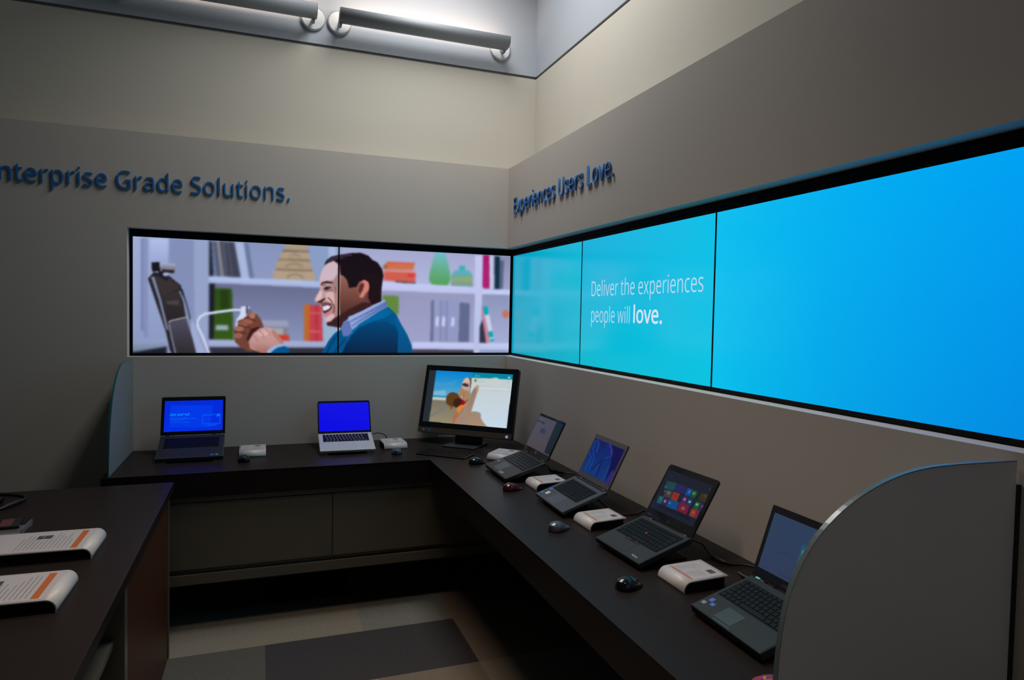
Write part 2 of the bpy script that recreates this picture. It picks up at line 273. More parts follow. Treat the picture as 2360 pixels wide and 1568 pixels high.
# ------------------------------------------------------------------ glyph outlines (advance, contours in thousandths)
GLYPHS = {'.':(215,[[58,43,59,61,64,75,72,85,82,92,94,96,107,97,120,96,132,92,142,85,151,75,156,61,157,43,156,26,151,12,142,2,132,-6,120,-10,107,-11,94,-10,82,-6,72,2,64,12,59,26]]),'A':(513,[[437,0,368,177,141,177,73,0,0,0,224,575,289,575,512,0],[282,415,274,438,263,473,255,500,247,468,238,438,230,415,165,241,346,241]]),'B':(521,[[241,573,282,571,319,568,351,561,380,552,404,541,424,526,439,508,450,486,457,460,459,431,457,409,453,389,446,371,437,354,424,340,409,328,392,317,372,309,350,304,350,300,373,295,395,288,415,279,433,267,448,253,461,236,470,215,476,191,478,163,475,130,467,100,454,74,436,52,413,33,385,19,354,8,318,2,279,0,78,0,78,573],[256,329,300,331,334,339,357,352,372,371,381,394,384,423,380,451,369,474,351,490,324,502,289,509,245,511,150,511,150,329],[150,269,150,61,265,61,311,64,346,74,371,91,388,112,398,138,401,168,399,188,395,205,388,221,377,235,362,247,344,256,321,263,293,267,260,269]]),'D':(585,[[536,292,535,255,531,220,524,188,514,158,501,131,485,106,467,84,447,64,424,47,399,33,371,21,341,12,309,5,274,1,237,0,78,0,78,573,254,573,288,571,320,567,350,561,378,552,404,540,428,526,450,510,470,491,487,470,502,446,514,420,524,392,531,361,535,328],[460,289,459,319,456,346,451,371,444,394,435,415,416,444,391,469,361,487,327,500,287,508,244,511,150,511,150,62,228,62,272,64,311,71,346,82,377,98,402,119,423,144,439,174,451,208,458,246]]),'E':(446,[[398,0,78,0,78,573,398,573,398,509,150,509,150,330,383,330,383,268,150,268,150,63,398,63]]),'G':(584,[[326,302,524,302,524,22,431,-1,323,-8,289,-7,256,-2,226,5,199,15,173,28,150,43,129,61,111,81,94,104,81,130,69,157,60,186,54,218,50,251,49,286,50,321,55,354,62,385,71,415,84,442,100,467,117,490,138,510,160,528,186,544,213,557,243,567,275,575,309,579,346,581,377,580,407,577,437,572,516,547,489,484,421,508,395,513,369,516,342,517,315,516,290,513,267,507,245,499,225,489,195,468,170,441,150,409,141,388,134,365,128,340,125,314,124,286,125,260,128,234,132,210,138,187,146,166,164,133,187,106,216,84,236,73,258,65,283,59,310,56,340,55,404,59,452,68,452,238,326,238]]),'H':(594,[[516,0,443,0,443,267,150,267,150,0,78,0,78,573,150,573,150,330,443,330,443,573,516,573]]),'I':(272,[[239,0,32,0,32,42,99,57,99,515,32,531,32,573,239,573,239,531,172,515,172,57,239,42]]),'L':(420,[[78,0,78,573,150,573,150,64,400,64,400,0]]),'O':(626,[[577,287,577,261,575,236,571,212,567,189,561,166,547,132,531,101,510,73,486,49,459,29,428,13,393,1,355,-6,314,-8,271,-6,232,1,196,13,165,29,138,49,114,73,94,101,78,132,65,167,59,189,55,212,51,237,50,262,49,288,50,322,54,355,59,386,67,415,78,442,91,467,106,490,123,510,143,529,166,545,190,558,218,568,247,575,280,580,314,581,348,580,379,576,408,568,434,558,459,545,481,529,501,511,519,490,534,468,547,442,558,415,567,386,573,355,576,322],[125,287,126,259,128,233,132,208,138,184,145,163,161,131,182,104,207,83,238,67,273,58,314,55,354,58,390,67,420,83,445,104,465,131,481,163,488,184,494,208,498,233,500,259,501,287,499,329,494,366,485,400,472,430,456,457,436,479,412,496,384,508,351,516,314,518,274,515,238,506,207,490,182,469,161,443,145,411,138,389,132,366,128,342,126,315]]),'P':(485,[[229,573,272,571,309,566,342,557,370,544,393,528,411,509,426,487,436,463,442,435,444,404,443,381,439,358,433,336,423,316,411,296,395,278,375,262,351,249,324,238,292,230,256,225,216,223,150,223,150,0,78,0,78,573],[223,511,150,511,150,285,208,285,242,286,272,290,298,296,320,306,338,318,352,334,362,352,368,375,370,401,366,435,354,462,334,484,306,499,269,508]]),'S':(440,[[403,153,400,121,392,92,378,66,359,44,335,26,307,11,274,1,238,-6,198,-8,137,-5,83,4,41,19,41,88,113,65,142,59,171,56,201,55,228,56,252,60,273,66,290,74,305,85,316,98,324,113,329,129,330,147,329,164,325,180,318,194,308,207,295,218,277,230,196,265,131,294,114,305,98,317,85,330,74,344,65,359,57,375,52,393,49,413,48,435,51,464,58,490,71,513,89,533,110,550,136,563,165,573,197,579,231,581,262,580,290,577,318,572,389,549,366,487,302,508,278,513,254,516,229,517,207,516,187,513,169,507,155,499,142,489,133,478,126,464,122,450,121,434,122,416,126,400,133,386,143,373,156,362,172,351,246,318,278,306,307,293,332,279,353,264,371,247,385,228,395,206,401,181]]),'T':(446,[[259,0,187,0,187,509,8,509,8,573,437,573,437,509,259,509]]),'U':(586,[[513,202,511,164,503,128,489,95,470,65,446,40,416,20,395,10,372,2,347,-4,320,-7,290,-8,250,-6,213,1,181,13,152,29,128,50,108,75,92,103,81,133,74,167,72,204,72,573,144,573,144,201,148,158,161,122,182,93,211,72,248,59,294,55,327,57,355,63,379,73,399,88,415,105,427,126,435,149,440,174,442,202,442,573,513,573]]),'a':(450,[[231,437,261,436,287,432,311,425,331,415,347,403,368,375,381,338,385,293,385,0,334,0,320,61,317,61,279,22,265,13,250,5,234,-1,172,-8,148,-7,124,-2,103,6,84,16,68,30,55,48,45,68,39,92,37,119,43,159,59,192,87,219,110,231,137,241,168,249,203,254,243,257,316,259,316,285,313,317,306,342,293,359,275,371,253,378,227,380,205,379,183,376,163,370,106,347,84,400,151,426,177,432,204,436],[252,208,204,203,167,195,141,182,124,165,113,144,110,119,112,97,120,79,132,66,148,56,167,51,188,49,223,52,253,62,279,79,299,103,311,134,315,172,315,210]]),'b':(493,[[139,461,138,410,135,373,139,373,153,390,169,405,189,419,213,429,240,435,272,437,303,435,331,428,357,417,380,401,401,381,418,357,432,328,441,295,447,257,449,215,448,186,446,160,441,135,435,112,427,91,410,61,390,36,365,17,337,3,306,-5,272,-8,240,-6,213,0,189,10,169,24,153,38,139,55,133,55,119,0,68,0,68,609,139,609],[260,379,231,377,207,371,188,361,172,348,159,330,150,308,144,282,140,252,139,217,139,214,140,184,143,157,148,132,155,111,165,93,187,69,219,55,261,51,297,55,325,69,348,93,358,112,366,133,372,158,375,185,376,216,375,247,372,274,366,298,358,320,348,338,325,360,296,374]]),'c':(385,[[241,-8,204,-5,170,2,139,15,112,34,88,58,69,87,60,108,53,131,48,156,45,183,44,213,45,243,48,271,54,297,61,321,71,342,90,372,114,396,142,415,174,428,208,435,245,438,309,431,358,415,337,356,292,370,244,376,217,374,193,368,172,358,155,343,141,325,131,303,123,277,119,247,117,213,119,181,123,152,131,126,141,104,155,86,172,71,191,61,214,55,240,53,302,60,351,78,351,15,304,-2]]),'d':(493,[[221,-8,190,-6,162,1,136,12,113,28,92,48,75,72,61,101,52,134,46,172,44,214,46,256,52,294,62,327,75,357,93,381,113,402,137,417,162,429,191,436,221,438,243,437,262,434,280,429,323,407,354,374,359,374,356,405,354,438,354,609,425,609,425,0,368,0,358,58,354,58,323,24,279,1,262,-4,242,-7],[232,51,273,55,305,67,328,88,343,117,352,154,355,200,355,213,354,244,351,271,346,296,338,318,329,336,306,360,274,375,231,379,196,374,168,359,146,334,135,315,127,293,122,269,118,242,117,213,118,183,122,156,127,133,135,111,146,93,168,69,197,55]]),'e':(452,[[234,438,269,435,301,427,329,414,354,396,374,373,390,346,402,315,409,281,411,244,411,201,117,201,122,157,134,119,154,90,181,69,215,56,254,52,327,60,392,82,392,20,327,-1,251,-8,212,-5,176,3,143,17,114,36,90,61,70,91,61,112,53,134,48,158,45,184,44,212,45,239,48,265,53,289,59,312,68,333,86,364,108,390,134,411,164,426,198,435],[233,380,202,377,175,366,154,348,137,323,125,293,119,257,338,257,336,281,333,302,326,322,318,338,306,353,292,364,276,373,256,378]]),'h':(496,[[139,431,138,399,135,370,140,370,149,385,161,397,174,407,221,429,273,437,306,435,335,430,360,421,382,408,399,391,413,370,423,344,429,314,431,280,431,0,361,0,361,275,358,307,351,333,338,353,319,367,295,376,265,379,235,377,210,370,189,360,173,347,160,329,150,308,144,283,140,254,139,222,139,0,68,0,68,609,139,609]]),'i':(207,[[139,430,139,0,68,0,68,430],[104,591,115,590,124,586,133,580,140,572,144,560,145,546,144,532,140,521,133,512,124,506,115,502,104,501,93,502,83,506,75,512,68,521,64,532,63,546,64,560,68,572,75,580,83,586,93,590]]),'k':(428,[[138,291,137,257,135,221,138,221,152,240,172,264,189,285,326,430,409,430,235,246,421,0,336,0,187,200,138,158,138,0,68,0,68,609,138,609]]),'l':(207,[[139,0,68,0,68,609,139,609]]),'n':(496,[[275,438,304,436,331,432,354,424,374,414,391,401,405,384,416,363,424,339,429,311,431,280,431,0,361,0,361,275,358,307,351,333,338,353,319,367,295,376,265,379,222,374,189,361,166,338,151,308,142,269,139,223,139,0,68,0,68,430,125,430,136,371,140,371,150,385,162,398,175,409,222,431]]),'o':(485,[[442,216,440,181,436,150,428,121,417,95,404,71,388,51,369,33,348,18,324,7,299,-1,271,-6,241,-8,214,-6,188,-1,163,7,140,18,119,33,100,51,84,71,70,95,59,121,51,150,46,181,44,216,45,243,48,269,53,293,60,316,68,336,87,367,110,392,137,412,169,426,204,435,244,438,281,435,316,426,347,412,374,392,398,367,417,336,426,316,433,293,438,269,441,243],[117,216,119,184,123,154,130,128,141,105,155,86,172,71,192,59,216,53,243,51,270,53,294,59,314,71,331,86,345,105,356,128,363,154,367,184,369,216,367,248,363,277,355,303,345,325,331,344,314,359,294,370,270,376,242,379,202,374,171,359,147,335,136,317,128,295,122,271,118,245]]),'p':(493,[[273,438,303,436,331,429,357,418,380,402,401,383,418,358,432,329,441,296,447,258,449,216,448,187,446,161,441,136,435,114,427,93,410,62,390,37,365,17,337,3,306,-5,272,-8,251,-7,231,-4,213,1,170,24,139,55,134,55,137,20,139,-16,139,-192,68,-192,68,430,126,430,136,371,139,371,170,405,182,414,197,422,213,429,231,434,251,437],[260,379,233,377,210,371,190,362,174,349,161,333,152,313,145,289,141,261,139,229,139,216,140,182,144,152,150,126,159,103,172,85,188,70,208,59,233,53,261,51,286,53,308,60,326,72,341,88,354,108,364,131,371,157,375,186,376,217,375,245,372,271,366,294,358,316,348,334,325,359,296,374]]),'r':(331,[[269,438,295,437,319,433,310,368,287,372,264,374,248,373,232,369,217,363,202,355,189,346,176,334,166,321,156,305,149,289,143,270,140,251,139,229,139,0,68,0,68,430,126,430,134,351,137,351,170,395,183,407,198,418,214,426,231,433,249,437]]),'s':(384,[[348,119,346,92,339,69,327,49,311,32,292,18,268,6,241,-2,210,-6,176,-8,99,-1,42,19,42,83,104,60,128,54,153,50,178,49,211,51,236,57,256,66,269,79,277,94,280,112,279,123,276,132,271,141,239,167,174,196,103,228,84,239,69,252,57,266,48,283,43,302,41,324,46,358,61,386,85,408,104,419,125,427,149,433,174,437,202,438,275,430,339,409,315,353,258,372,197,380,171,379,149,374,131,366,118,356,111,343,108,328,109,317,113,307,119,298,154,274,219,246,289,215,306,203,321,191,333,176,341,159,346,140]]),'t':(290,[[212,50,245,53,272,59,272,5,240,-4,200,-8,178,-7,157,-3,138,4,120,13,104,27,91,44,82,66,76,93,74,125,74,375,13,375,13,409,75,437,103,528,144,528,144,430,269,430,269,375,144,375,144,127,146,103,153,83,163,69,177,58,193,52]]),'u':(496,[[427,430,427,0,370,0,359,57,356,57,346,43,334,31,321,20,273,-1,220,-8,187,-6,159,-1,134,8,112,21,95,38,81,59,71,85,65,114,63,148,63,430,135,430,135,153,137,122,145,96,158,76,176,62,200,53,230,51,260,53,285,59,306,69,323,82,336,100,345,121,352,146,356,175,357,206,357,430]]),'v':(407,[[163,0,0,430,75,430,167,176,180,137,193,96,201,63,204,63,214,96,227,138,241,176,332,430,407,430,244,0]]),'w':(630,[[346,243,336,276,328,308,321,335,316,357,313,357,308,335,302,307,294,275,284,242,207,1,127,1,9,431,82,431,141,201,153,154,163,109,169,73,172,73,178,97,185,128,193,160,201,188,277,431,354,431,428,188,440,149,451,109,457,74,460,74,466,108,477,153,489,201,549,431,621,431,502,1,419,1]]),'x':(424,[[170,220,22,430,102,430,213,268,322,430,402,430,253,220,410,0,330,0,213,172,94,0,14,0]]),' ':(208,[])}
CAP_H = 573
# ------------------------------------------------------------------ screen pictures (u, v in thousandths of the screen, v down)
ART_OFFICE = [('p',(142,154,192),[-23,-80,1076,-325,1086,1156,-23,1124]),('g',(160,174,214),(140,152,192),'v',[-2,-5,81,2,77,896,-3,905]),('p',(112,122,168),[19,11,25,10,25,807,19,808]),('p',(128,138,182),[27,9,33,8,33,864,26,864]),('g',(178,192,232),(150,162,205),'v',[39,15,80,11,79,239,39,246]),('g',(150,165,200),(110,122,150),'v',[-3,905,75,879,77,939,-3,995]),('p',(28,30,42),[-3,995,77,942,77,1044,-3,1043]),('p',(130,142,182),[81,6,139,3,140,1003,81,1003]),('g',(148,162,200),(150,160,198),'v',[139,-1,174,0,175,1003,140,1003]),('g',(132,146,186),(142,152,192),'v',[174,0,496,-19,497,336,174,333]),('p',(28,32,46),[174,4,179,4,185,315,174,317]),('p',(98,114,146),[179,4,192,7,204,314,187,315]),('p',(66,70,92),[186,6,190,7,199,315,195,315]),('p',(142,132,136),[192,7,199,8,210,316,204,314]),('p',(62,65,82),[199,5,234,7,250,317,210,316]),('p',(88,94,116),[205,9,210,8,218,316,214,316]),('p',(80,84,104),[216,7,220,6,232,316,228,316]),('p',(104,118,156),[257,5,268,7,283,323,270,321]),('p',(168,182,220),[235,7,257,6,271,325,251,319]),('p',(106,94,86),[356,55,422,52,423,65,350,73]),('p',(170,150,126),[360,-2,418,-9,419,50,358,52]),('p',(174,154,130),[350,71,421,63,424,133,348,135]),('p',(172,152,128),[339,146,427,144,430,228,337,231]),('p',(176,156,134),[331,242,437,239,439,327,329,323]),('p',(124,106,90),[348,135,424,133,427,146,340,150]),('p',(124,106,90),[337,228,430,225,432,240,336,243]),('p',(138,118,96),[361,215,372,187,383,179,395,186,405,212,407,202,396,175,384,167,371,176,359,205]),('p',(138,118,96),[366,313,375,285,386,277,397,285,407,312,409,302,399,274,386,265,373,274,364,304]),('p',(138,118,96),[372,117,384,92,398,117,400,108,385,82,371,108]),('g',(180,196,236),(160,174,214),'v',[174,321,484,330,484,392,174,377]),('g',(104,108,142),(136,146,186),'v',[174,377,484,392,486,893,174,886]),('p',(26,26,40),[174,382,188,383,186,879,174,879]),('p',(72,98,60),[187,417,228,417,228,432,187,434]),('g',(44,76,22),(52,88,24),'v',[187,430,229,429,234,881,185,879]),('p',(36,60,18),[201,430,221,430,222,605,201,607]),('p',(150,168,186),[191,749,220,749,221,797,190,796]),('p',(152,156,184),[300,701,368,702,370,761,300,759]),('p',(120,122,150),[300,759,370,761,370,774,300,771]),('p',(168,164,162),[318,771,357,772,357,832,318,829]),('p',(130,126,134),[357,776,367,777,367,831,357,832]),('p',(206,58,42),[342,832,371,835,373,889,342,884]),('p',(188,102,40),[410,546,425,548,424,889,410,886]),('p',(192,62,76),[425,553,460,554,461,891,424,889]),('p',(168,40,62),[440,554,444,553,444,889,441,889]),('p',(206,110,100),[426,621,453,622,453,634,426,634]),('p',(206,110,100),[426,792,453,794,453,806,426,805]),('g',(170,180,220),(150,160,200),'v',[174,884,488,895,488,953,174,946]),('p',(48,48,60),[174,946,488,953,489,1049,175,1045]),('p',(136,156,196),[421,-3,493,-8,494,329,438,332,438,233,430,226,428,141,423,141]),('p',(166,182,222),[472,4,493,2,494,329,473,332]),('g',(164,168,206),(178,182,220),'v',[503,3,914,6,916,343,504,363]),('g',(134,138,170),(156,160,196),'v',[912,11,1042,3,1045,343,912,353]),('g',(150,150,186),(158,160,200),'v',[504,398,891,392,891,893,505,899]),('g',(140,146,182),(166,172,212),'v',[912,404,1045,395,1048,910,907,902]),('p',(205,112,72),[631,117,710,118,704,186,619,191,619,163]),('p',(160,100,56),[619,159,630,128,630,190,619,191]),('p',(222,80,66),[631,117,710,118,708,133,630,135]),('p',(208,92,76),[621,196,706,189,712,223,711,313,621,298]),('p',(206,154,166),[621,200,707,193,709,211,621,214]),('p',(216,56,66),[689,224,710,226,709,258,689,257]),('p',(58,58,72),[655,300,713,309,713,331,655,332]),('g',(116,186,202),(82,156,76),'v',[767,4,799,-2,806,98,813,198,815,271,805,335,761,335,751,279,753,197,760,105]),('p',(62,172,182),[840,125,858,122,859,175,840,178]),('g',(86,176,190),(128,150,140),'v',[826,173,870,167,882,216,883,335,817,335,817,225]),('p',(140,166,110),[819,243,881,227,881,281,819,289]),('p',(172,18,104),[913,4,932,5,935,342,913,343]),('p',(196,200,232),[933,8,945,8,947,345,936,344]),('p',(16,40,60),[950,9,966,14,965,345,951,344]),('p',(88,94,124),[966,49,979,50,977,345,965,347]),('g',(198,202,242),(186,192,232),'v',[604,311,916,335,917,404,604,397]),('p',(196,202,242),[911,353,1045,346,1045,400,911,401]),('p',(98,134,62),[619,442,665,446,665,627,620,616]),('p',(104,108,144),[758,484,768,473,767,889,757,889]),('p',(148,152,192),[767,474,787,478,786,888,767,887]),('p',(142,146,188),[788,478,805,482,805,888,788,888]),('p',(108,112,154),[786,478,788,478,788,888,786,888]),('p',(108,112,154),[805,482,807,482,807,888,804,888]),('p',(146,150,192),[807,447,841,453,840,889,807,888]),('p',(98,102,140),[844,490,875,501,874,891,841,889]),('p',(200,204,240),[773,641,782,642,781,736,772,734]),('p',(200,204,240),[792,638,801,639,800,735,791,733]),('p',(200,204,240),[820,642,829,643,828,735,819,734]),('g',(198,204,244),(184,190,230),'v',[705,893,1048,905,1049,974,705,960]),('g',(194,198,238),(184,190,228),'v',[888,12,912,12,913,390,906,1001,888,1001,890,392]),('p',(66,60,74),[705,964,889,973,888,1029,705,1028]),('p',(48,44,68),[907,728,915,662,928,901,907,896]),('p',(204,124,142),[911,531,916,540,940,897,927,899]),('p',(200,206,232),[916,535,930,525,953,878,942,886]),('p',(0,164,176),[915,532,930,524,934,606,922,616]),('p',(0,164,176),[933,786,946,776,950,838,937,842]),('p',(0,164,176),[941,861,951,855,953,878,942,886]),('p',(192,112,100),[1001,598,1000,616,996,631,992,639,986,640,981,632,978,618,976,600,977,581,981,567,986,558,991,558,996,566,1000,580]),('p',(150,176,206),[456,567,502,624,503,921,460,904]),('b',0.0022),('p',(36,34,40),[34,358,47,299,77,315,109,408,110,445,124,679,149,1045,94,1044,84,978,75,822]),('p',(126,132,162),[41,343,48,338,64,536,81,809,75,789,58,536]),('p',(56,48,48),[49,341,77,338,106,412,103,441,66,511]),('g',(54,48,48),(38,34,38),'v',[65,511,103,458,123,681,81,725]),('p',(70,64,66),[75,551,103,532,106,581,77,575]),('g',(78,78,98),(44,36,40),'v',[81,735,124,692,149,1045,96,1045]),('p',(176,168,178),[81,742,86,724,122,690,122,679,85,713,79,733]),('p',(134,142,168),[80,749,86,864,95,1004,98,1002,89,862,83,746]),('p',(134,142,168),[104,456,114,549,120,681,136,872,145,1021,148,1019,139,868,124,678,117,545,107,451]),('p',(18,18,26),[109,442,121,573,132,738,149,1004,152,1002,134,735,123,570,112,439]),('p',(22,20,28),[42,217,60,211,61,293,43,294]),('g',(170,176,204),(84,76,78),'v',[61,216,97,222,93,305,61,294]),('p',(40,34,38),[68,274,93,278,93,305,64,295]),('p',(22,22,30),[57,292,71,298,68,331,79,354,77,372,66,347,60,324]),('p',(160,172,214),[80,315,79,322,78,328,75,331,72,332,70,329,68,323,67,316,68,309,70,303,72,300,75,299,78,302,79,307]),('p',(158,170,208),[131,670,140,753,169,1045,151,1045,133,837]),('p',(204,212,240),[252,601,230,603,194,623,165,642,152,670,145,717,146,773,157,856,173,1007,177,1000,162,849,151,766,150,721,156,684,167,661,195,643,231,623,252,622]),('p',(150,156,190),[252,621,231,623,195,644,168,663,157,686,151,720,153,766,163,845,179,1004,180,1003,164,843,154,764,152,721,157,689,168,667,195,648,231,627,252,626]),('p',(206,214,240),[251,582,263,575,265,670,269,704,244,791,239,757,240,697,249,654]),('p',(70,74,98),[263,575,268,572,267,653,264,653]),('p',(180,188,214),[268,575,273,581,271,602,268,602]),('p',(112,106,112),[268,602,276,610,279,635,267,670]),('p',(112,64,52),[272,644,277,627,286,643,292,656,300,694,306,745,307,788,300,875,291,978,268,987,249,944,237,901,234,825,235,783,244,748,243,710,256,692]),('p',(176,112,92),[286,660,286,673,284,683,280,689,277,689,274,684,272,674,271,661,272,649,274,639,277,633,280,633,283,638,286,648]),('p',(150,92,76),[282,712,281,724,277,734,271,739,265,740,260,735,256,725,255,714,256,702,260,692,265,686,271,686,277,691,281,700]),('p',(142,86,72),[268,738,267,750,264,759,259,764,253,764,248,759,244,751,243,740,244,729,248,720,253,714,259,714,264,719,267,727]),('p',(160,104,88),[258,782,257,792,254,800,249,805,244,805,240,801,237,793,236,783,237,772,240,764,244,759,249,759,253,763,257,771]),('p',(150,96,82),[255,841,254,853,251,862,247,867,242,867,238,862,235,853,234,842,235,831,238,822,242,817,247,817,251,822,254,830]),('p',(64,32,26),[244,752,258,764,274,776,274,769,258,757,245,744]),('p',(64,32,26),[236,813,249,816,265,828,265,820,249,809,237,806]),('p',(64,32,26),[258,693,269,688,285,715,286,708,270,680,258,686]),('p',(56,24,24),[276,781,293,763,300,771,281,841,270,901,265,875]),('g',(206,160,158),(176,128,122),'v',[270,892,281,824,297,776,314,764,332,783,347,847,359,904,328,1021,291,987,274,961]),('p',(214,172,172),[318,822,317,834,313,843,308,848,301,848,296,843,292,834,290,823,292,812,296,803,301,798,307,797,313,802,317,811]),('p',(150,100,94),[282,843,290,876,292,918,294,917,291,873,283,838]),('p',(150,100,94),[294,796,304,825,308,867,310,864,305,821,296,790]),('p',(158,108,102),[311,777,320,811,325,849,326,847,321,808,312,773]),('g',(196,146,140),(150,100,92),'v',[274,909,291,892,314,917,333,978,319,1021,291,987]),('p',(176,124,116),[332,783,347,847,359,904,352,917,337,865,325,805]),('p',(152,176,222),[309,1047,319,969,337,928,354,919,362,936,340,978,328,1047]),('p',(0,84,138),[318,1047,328,987,342,950,361,936,371,960,376,1048]),('p',(24,14,22),[461,178,467,134,479,96,503,72,532,51,557,45,577,68,588,106,603,130,616,190,620,256,617,323,615,385,614,501,589,539,544,569,504,293,498,164,486,133,470,158]),('g',(208,174,176),(84,46,42),'h',[463,182,470,158,486,131,499,159,502,259,511,273,520,309,526,382,533,387,546,371,553,322,576,319,579,469,590,534,544,630,524,675,512,711,505,755,488,747,470,739,466,713,468,679,461,649,459,619,456,576,452,555,454,531,441,525,437,510,439,482,446,439,452,393,448,337,452,257,457,213]),('p',(206,180,192),[463,187,470,158,486,133,498,164,496,260,486,313,455,326,449,335,453,257,458,213]),('p',(214,176,178),[465,437,479,418,492,442,490,538,480,539,468,505]),('p',(222,186,186),[440,505,445,456,452,412,457,437,454,489,446,511]),('g',(150,98,84),(70,36,34),'v',[504,285,511,273,520,309,526,382,546,371,554,480,579,531,544,613,512,694,503,659,500,485]),('p',(58,30,32),[469,715,480,695,502,642,524,588,564,514,589,523,590,543,544,639,522,684,511,746,505,764,488,751,471,744]),('p',(214,178,184),[465,674,480,634,489,634,491,660,480,704,467,712]),('b',0.0012),('p',(48,30,40),[452,365,456,339,467,326,479,329,488,343,479,345,465,345,458,368]),('p',(70,50,66),[460,396,466,378,477,373,482,383,476,399,465,411]),('p',(30,22,34),[472,391,471,396,470,400,469,403,467,403,465,401,464,397,464,392,464,386,465,382,467,380,469,379,470,382,471,386]),('p',(176,130,124),[487,408,500,398,500,572,491,642,485,617,491,538]),('p',(150,112,112),[455,351,465,342,467,367,459,381]),('p',(150,102,102),[458,403,479,406,487,391,484,417,465,426]),('p',(74,36,38),[442,523,455,500,464,480,465,494,456,526,452,533]),('p',(120,72,74),[453,531,465,521,480,530,483,546,470,543,455,560]),('p',(84,40,46),[455,567,470,542,481,546,483,578,473,618,465,640,460,619]),('p',(222,218,234),[457,570,470,549,480,558,476,584,464,604,460,603]),('p',(196,126,138),[461,634,473,611,482,584,484,605,475,643,464,662]),('p',(112,66,64),[471,483,481,516,488,574,486,625,489,626,491,572,483,510,473,475]),('p',(120,76,74),[486,367,491,391,491,434,493,433,493,389,487,363]),('p',(150,84,72),[546,375,554,322,567,297,579,319,582,363,579,416,566,470,554,475,551,428]),('p',(206,128,118),[556,322,568,301,579,326,580,380,569,435,564,470,554,471,563,409,568,355,566,329]),('p',(86,44,42),[554,357,561,335,566,342,563,391,555,436,551,410]),('p',(30,16,22),[543,288,563,277,583,301,583,389,579,469,589,539,614,505,615,385,603,236,563,250]),('p',(206,128,118),[563,314,569,302,579,326,580,380,576,412,574,355,569,320]),('p',(70,64,84),[470,146,486,111,508,89,533,74,532,65,508,80,485,103,469,139]),('p',(60,54,76),[479,136,496,114,513,106,513,99,495,107,478,129]),('p',(0,82,136),[634,553,646,588,659,632,670,707,691,828,703,928,708,1028,452,1026,464,957,476,878,490,817,506,773,515,842,554,709]),('g',(2,70,120),(2,32,66),'v',[525,868,555,753,590,698,631,692,654,740,663,793,664,1028,506,1026]),('p',(0,100,158),[545,753,579,672,631,562,646,606,630,651,585,707,555,753,530,842,523,912,525,851]),('g',(0,96,150),(0,74,126),'v',[652,650,670,707,691,828,703,928,708,1028,668,1028,665,793]),('p',(0,48,92),[470,1011,480,941,489,881,499,837,497,831,487,875,477,937,468,1006]),('p',(0,48,92),[490,1012,504,933,516,881,514,874,502,927,487,1006]),('g',(150,170,220),(98,122,186),'h',[624,484,634,546,590,645,554,726,535,789,512,711,529,658,579,566]),('p',(96,116,180),[511,707,517,692,526,697,536,798,524,840,511,844,505,757]),('p',(150,170,222),[524,658,564,594,604,520,624,484,626,500,579,593,539,674,527,693]),('p',(60,84,150),[530,704,565,640,600,576,630,520,630,515,599,571,564,635,529,699]),('p',(60,84,150),[535,747,565,675,600,602,630,538,630,533,599,598,564,671,534,743]),('p',(60,84,150),[525,698,529,746,535,790,536,788,530,744,527,696]),('b',0.0015)]
